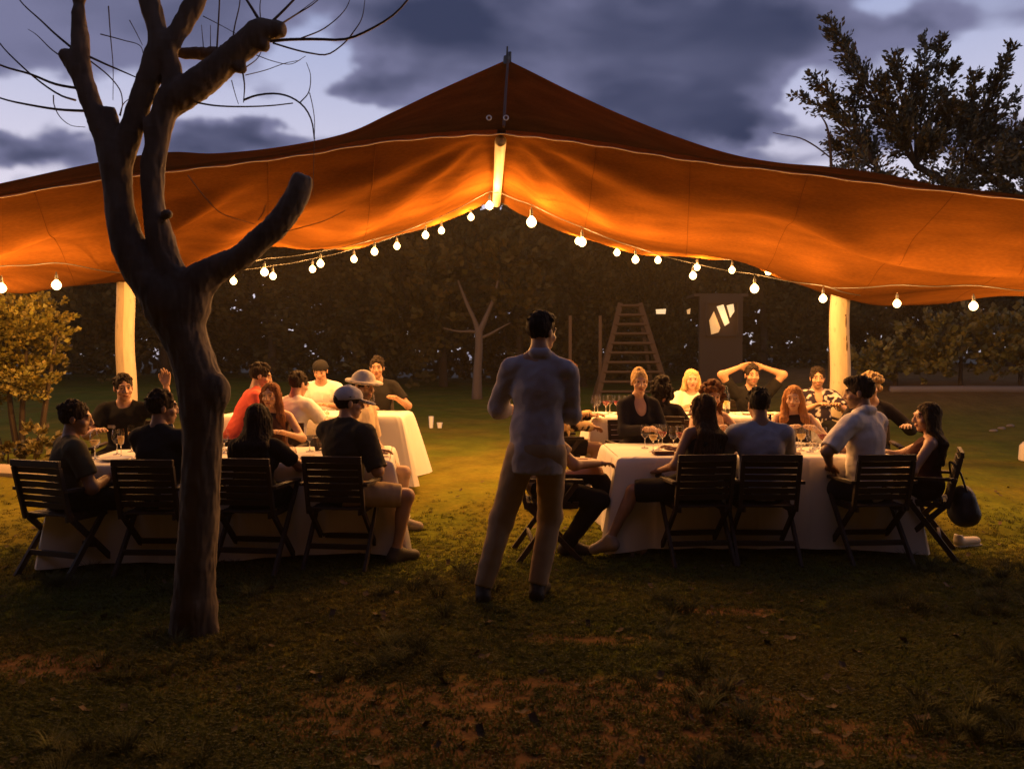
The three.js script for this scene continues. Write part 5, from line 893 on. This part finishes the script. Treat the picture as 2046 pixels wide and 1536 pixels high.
// right front table, near side
person({ label: 'guest in tan patterned shirt and dark trousers seated behind the standing man', px: 1098, py: 812, d: 5.85, a: 86, skin: tan, leanF: 0.02, head: { y: 10, p: 4 }, hair: { style: 'short', color: dkBrown }, top: { color: flecks([0.3, 0.19, 0.1], [0.48, 0.36, 0.22], 24, 0.1), sleeve: 'short', loose: true }, bottom: { type: 'trousers', color: [0.022, 0.019, 0.02] }, shoe: [0.03, 0.02, 0.016], R: { t: [-0.08, 0.73, 0.42], n: [0, -1, 0] }, L: { t: [0.06, 0.73, 0.36], n: [0, -1, 0] }, RF: [-0.02, 0.1, 0.18], RT: [0, -0.1, 1], LF: [0.02, 0.28, 0.62], LT: [0, -0.3, 1], chair: 'slatted chair hidden behind the standing man' });
person({ label: 'woman with long brown hair seen from behind, legs stretched out to the left', sex: 'f', px: 1403, py: 818, d: 5.8, a: -24, skin: brown, leanF: 0.06, leanS: -0.22, twist: 0, head: { y: -28, p: 4 }, hair: { style: 'long', color: [0.045, 0.023, 0.012], len: 0.24 }, top: { color: [0.02, 0.017, 0.018], sleeve: 'none', straps: true, name: 'dress', high: 0.43 }, bottom: { type: 'skirt', color: [0.02, 0.017, 0.018] }, shoe: [0.32, 0.25, 0.2], R: 'table', L: { t: [0.2, 0.7, 0.24], pole: [0.6, -0.8, -0.6] }, LF: [0.62, 0.17, 0.3], LK: [0.3, 1, 0.5], LT: [0.6, -0.5, 0.7], RF: [0.3, 0.09, 0.38], RT: [0.3, 0, 1], chairTurn: -18, chair: 'slatted chair under the long brown haired woman' });
person({ label: 'man with short dark hair and pale blue shirt, back to us, mid right table', px: 1516, py: 808, d: 5.82, a: 2, skin: brown, leanF: 0.12, head: { y: -4, p: 8 }, hair: { style: 'short', color: [0.012, 0.01, 0.01] }, top: { color: [0.3, 0.31, 0.38], sleeve: 'short', loose: true, fold: 0.012 }, bottom: { type: 'trousers', color: [0.03, 0.03, 0.045] }, shoe: black, chair: 'slatted chair under the man in the pale blue shirt' });
person({ label: 'man in white shirt turned left at the right front table', px: 1716, py: 785, d: 5.82, a: -22, skin: brown, leanF: 0.1, leanS: 0.03, twist: -10, head: { y: -38, p: 6 }, hair: { style: 'quiff', color: dkBrown }, beard: 0.5, top: { color: [0.66, 0.6, 0.56], sleeve: 'short', collar: true, loose: true, sl: 0.9, fold: 0.014 }, bottom: { type: 'trousers', color: [0.025, 0.022, 0.03] }, shoe: black, L: { t: [0.24, 0.72, 0.16], pole: [1, -0.3, -0.3] }, R: 'table', chairTurn: -18, chair: 'slatted chair under the man in the white shirt' });
person({ label: 'woman with long dark hair in profile at the right end of the right table', sex: 'f', px: 1852, py: 834, d: 5.95, a: -62, skin: [0.36, 0.2, 0.13], leanF: -0.1, head: { y: -22, p: 2 }, hair: { style: 'long', color: [0.022, 0.014, 0.01], len: 0.26 }, top: { color: [0.05, 0.02, 0.02], sleeve: 'none', straps: true, name: 'tank_top', high: 0.42 }, bottom: { type: 'skirt', color: [0.03, 0.02, 0.02] }, shoe: [0.5, 0.45, 0.4], L: { t: [0.16, 0.72, 0.28], pole: [1, -0.4, -0.6] }, R: 'table', chair: 'rightmost slatted chair with a dark bag hung on it' });
// right front table, far side
person({ label: 'blond woman with hair up and black low necked dress facing us', sex: 'f', px: 1278, py: 766, d: 7.15, a: 172, skin: fair, leanF: 0.12, head: { y: 6, p: 4 }, hair: { style: 'updo', color: blond }, top: { color: [0.018, 0.016, 0.02], sleeve: 'long', vneck: 1.0, name: 'dress', fold: 0.008 }, bottom: { type: 'skirt', color: black }, shoe: black, R: { t: [-0.02, 0.83, 0.38], n: [0, -1, 0] }, L: { t: [0.05, 0.84, 0.36], n: [0, -1, 0] }, chair: 'slatted chair under the blond woman in the black dress' });
person({ label: 'woman with big curly auburn hair facing us at the right front table', sex: 'f', px: 1424, py: 795, d: 7.15, a: 172, skin: tan, leanF: 0.16, head: { y: 10, p: 6, r: -6 }, hair: { style: 'curly', color: [0.09, 0.036, 0.017], r: 1.12, len: 0.22, n: 90 }, top: { color: [0.5, 0.3, 0.17], sleeve: 'none', straps: true, name: 'tank_top', high: 0.42 }, bottom: { type: 'skirt', color: black }, shoe: black, chair: 'slatted chair under the curly auburn haired woman' });
person({ label: 'woman with long strawberry blond hair facing us at the right front table', sex: 'f', px: 1586, py: 799, d: 7.15, a: 190, skin: fair, leanF: 0.16, head: { y: 14, p: 8 }, hair: { style: 'long', color: [0.32, 0.15, 0.06], len: 0.26, front: true }, top: { color: [0.03, 0.02, 0.02], sleeve: 'none', straps: true, name: 'tank_top', high: 0.4 }, bottom: { type: 'skirt', color: black }, shoe: black, chair: 'slatted chair under the strawberry blond woman' });
person({ label: 'blond guest in dark sleeves mostly hidden behind the white shirted man', px: 1741, py: 776, d: 7.15, a: 196, sex: 'f', skin: fair, leanF: 0.14, head: { y: 20, p: 6 }, hair: { style: 'curly', color: [0.38, 0.26, 0.13], r: 1.0, n: 60 }, top: { color: [0.022, 0.018, 0.02], sleeve: 'long' }, bottom: { type: 'trousers', color: black }, shoe: black, R: { t: [-0.16, 0.84, 0.34] }, L: { t: [0.3, 0.86, 0.25] }, chair: 'slatted chair hidden behind the white shirted man' });
// back right table
person({ label: 'guest with dark curly hair seen from behind at the back right table', sex: 'f', px: 1323, py: 792, d: 7.65, a: 12, skin: tan, leanF: 0.12, head: { y: 0, p: 4 }, hair: { style: 'curly', color: [0.014, 0.01, 0.009], r: 1.08, len: 0.16 }, top: { color: [0.018, 0.016, 0.018], sleeve: 'short' }, bottom: { type: 'trousers', color: black }, shoe: black, chair: 'slatted chair between the blond woman and the back right table' });
person({ label: 'blond woman in white top facing us at the back right table', sex: 'f', px: 1382, py: 758, d: 8.75, a: 182, skin: fair, leanF: 0.1, head: { y: 0, p: 4 }, hair: { style: 'long', color: [0.5, 0.34, 0.16], len: 0.06 }, top: { color: [0.72, 0.66, 0.54], sleeve: 'short' }, bottom: { type: 'skirt', color: white }, shoe: white, chair: 'slatted chair under the blond woman in white' });
person({ label: 'man in black T-shirt with white chest print, both hands behind his head', px: 1503, py: 750, d: 8.8, a: 180, skin: tan, leanF: -0.02, head: { y: 0, p: 2 }, hair: { style: 'short', color: dkBrown }, beard: 0.45, top: { color: (u, v, w) => (w > 0 && Math.abs(u - 0.05 - 0.045 * Math.sin(v * 34)) < 0.017 && v > 0.1 && v < 0.36 && Math.sin(v * 160) > -0.6 ? [0.6, 0.55, 0.5] : black), sleeve: 'short' }, bottom: { type: 'trousers', color: black }, shoe: black,
  L: { t: [0.13, 1.24, -0.02], pole: [1, 0.5, 0.25], n: [0, -0.3, 1], dir: [-1, 0.15, -0.2], curl: 0.3 }, R: { t: [-0.13, 1.24, -0.02], pole: [-1, 0.5, 0.25], n: [0, -0.3, 1], dir: [1, 0.15, -0.2], curl: 0.3 }, chair: 'slatted chair under the man with hands behind his head' });
person({ label: 'man in dark shirt with white leafy pattern beside the right post', px: 1634, py: 760, d: 8.8, a: 186, skin: tan, leanF: 0.08, head: { y: 8, p: 4 }, hair: { style: 'short', color: dkBrown }, beard: 0.4, top: { color: flecks([0.03, 0.022, 0.035], [0.55, 0.48, 0.45], 19, 0.16), sleeve: 'short', loose: true, vneck: 0.7 }, bottom: { type: 'trousers', color: black }, shoe: black, chair: 'slatted chair under the man in the patterned shirt' });
person({ label: 'guest in cream floral shirt and shorts leaning at the left end of the back table', px: 1136, py: 746, d: 7.6, a: 84, skin: tan, leanF: 0.22, head: { y: 10, p: 6 }, hair: { style: 'short', color: auburn }, top: { color: flecks([0.025, 0.02, 0.02], [0.62, 0.42, 0.22], 15, -0.05), sleeve: 'long', loose: true }, bottom: { type: 'shorts', color: [0.03, 0.025, 0.025], len: 0.75 }, shoe: black, R: { t: [-0.15, 0.72, 0.36] }, L: { t: [0.13, 0.82, 0.42] }, chair: 'slatted chair under the guest in the floral shirt' });
// loose things
{
  const p = at(1925, 1000, 5.75), b = thing('shoulder_bag', 'dark leather bag hanging from the rightmost chair', 'bag', V(p.x, p.y - 0.16, p.z));
  part('body', netMesh([ellipsoid(V(0, 0.12, 0), [0.085, 0.16, 0.13]), ellipsoid(V(0.01, 0.06, 0), [0.095, 0.09, 0.15])], { cell: 0.01, k: 0.04, disp: (x, y, z) => 0.008 * fbm(x * 14, y * 9, z * 14, 3), color: [0.016, 0.013, 0.014] }), std({ vertexColors: true, roughness: 0.5 }), b);
  part('strap', tube([V(-0.02, 0.24, 0.08), V(-0.07, 0.4, 0.06), V(-0.1, 0.46, 0), V(-0.07, 0.4, -0.06), V(-0.02, 0.24, -0.08)], [0.008], 20, 6), std({ color: rgb(0.02, 0.016, 0.015), roughness: 0.5 }), b);
  const q = at(1932, 1096, 6.15), s = thing('white_shoe', 'pale shoe lying on the grass by the rightmost chair', 'shoe', V(q.x, ground(q.x, q.z), q.z), 1.9);
  part('upper', netMesh([capsule(V(0, 0.045, -0.08), V(0, 0.04, 0.1), 0.042, 0.036), capsule(V(0, 0.06, -0.09), V(0, 0.09, -0.09), 0.035, 0.035), { ...ellipsoid(V(0, 0.12, -0.08), [0.026, 0.04, 0.035]), sub: true, k: 0.008 }], { cell: 0.007, k: 0.02, color: [0.7, 0.62, 0.5] }), std({ vertexColors: true, roughness: 0.7 }), s);
  part('sole', box(0.07, 0.018, 0.26, 0, 0.009, 0.01, 0.008), std({ color: rgb(0.55, 0.5, 0.42), roughness: 0.8 }), s);
  const cup = std({ color: rgb(0.75, 0.72, 0.66), roughness: 0.6, side: THREE.DoubleSide });
  for (const [px, py, h, r, label] of [[861, 826, 0.2, 0.045, 'tall white paper cup standing on the lawn left of the standing man'], [878, 829, 0.09, 0.05, 'short white paper cup on the lawn left of the standing man']]) { const d = 13.2, x = gx(px, d), c = thing('paper_cup', label, 'cup', V(x, ground(x, -d), -d)); part('cup', lathe([[0.0005, 0.003], [r * 0.75, 0.003], [r * 0.72, 0.0], [r, h], [r * 1.08, h + 0.004], [r * 0.97, h]]), cup, c); part('rim', new THREE.TorusGeometry(r * 1.02, 0.004, 6, 18).rotateX(Math.PI / 2).translate(0, h + 0.002, 0), cup, c); }
  // pale stand at the right edge of the lawn
  const d = 9.6, x = gx(2076, d), o = thing('clothed_stand', 'pale cloth covered stand at the right edge of the lawn', 'stand', V(x, ground(x, -d), -d));
  const cl = std({ color: rgb(0.68, 0.58, 0.42), roughness: 0.9 });
  part('post', tube([V(0, 0.2, 0), V(0, 0.66, 0)], [0.1, 0.085], 4, 14, false), cl, o); part('base', lathe([[0.0005, 0], [0.19, 0], [0.2, 0.03], [0.19, 0.2], [0.15, 0.25], [0.0005, 0.26]], 24), cl, o);
  const st = std({ color: rgb(0.2, 0.16, 0.12), roughness: 0.9 });
  for (const [px, dd, r, label] of [[1988, 12.6, 0.05, 'small pale stone on the right lawn, nearest of three'], [2004, 12.9, 0.045, 'small pale stone on the right lawn, middle of three'], [2022, 13.1, 0.05, 'small pale stone on the right lawn, farthest of three']]) { const x2 = gx(px, dd), g = new THREE.IcosahedronGeometry(r, 2), P = g.attributes.position; for (let i = 0; i < P.count; i++) { const n = 1 + 0.3 * N3(P.getX(i) * 20 + px, P.getY(i) * 20, P.getZ(i) * 20); P.setXYZ(i, P.getX(i) * n * 1.4, P.getY(i) * n * 0.6, P.getZ(i) * n); } g.computeVertexNormals(); const s2 = part('stone', g, st, scene); s2.position.set(x2, ground(x2, -dd) + r * 0.35, -dd); tag(s2, label, 'stone'); }
}
scene.traverse((m) => { if (m.isMesh) { m.castShadow = true; m.receiveShadow = true; } });
// thin warm fog, added to lift the dark background like lens flare
scene.fog = new THREE.FogExp2(rgb(1, 0.86, 0.7), 0.0009);
renderer.render(scene, camera);
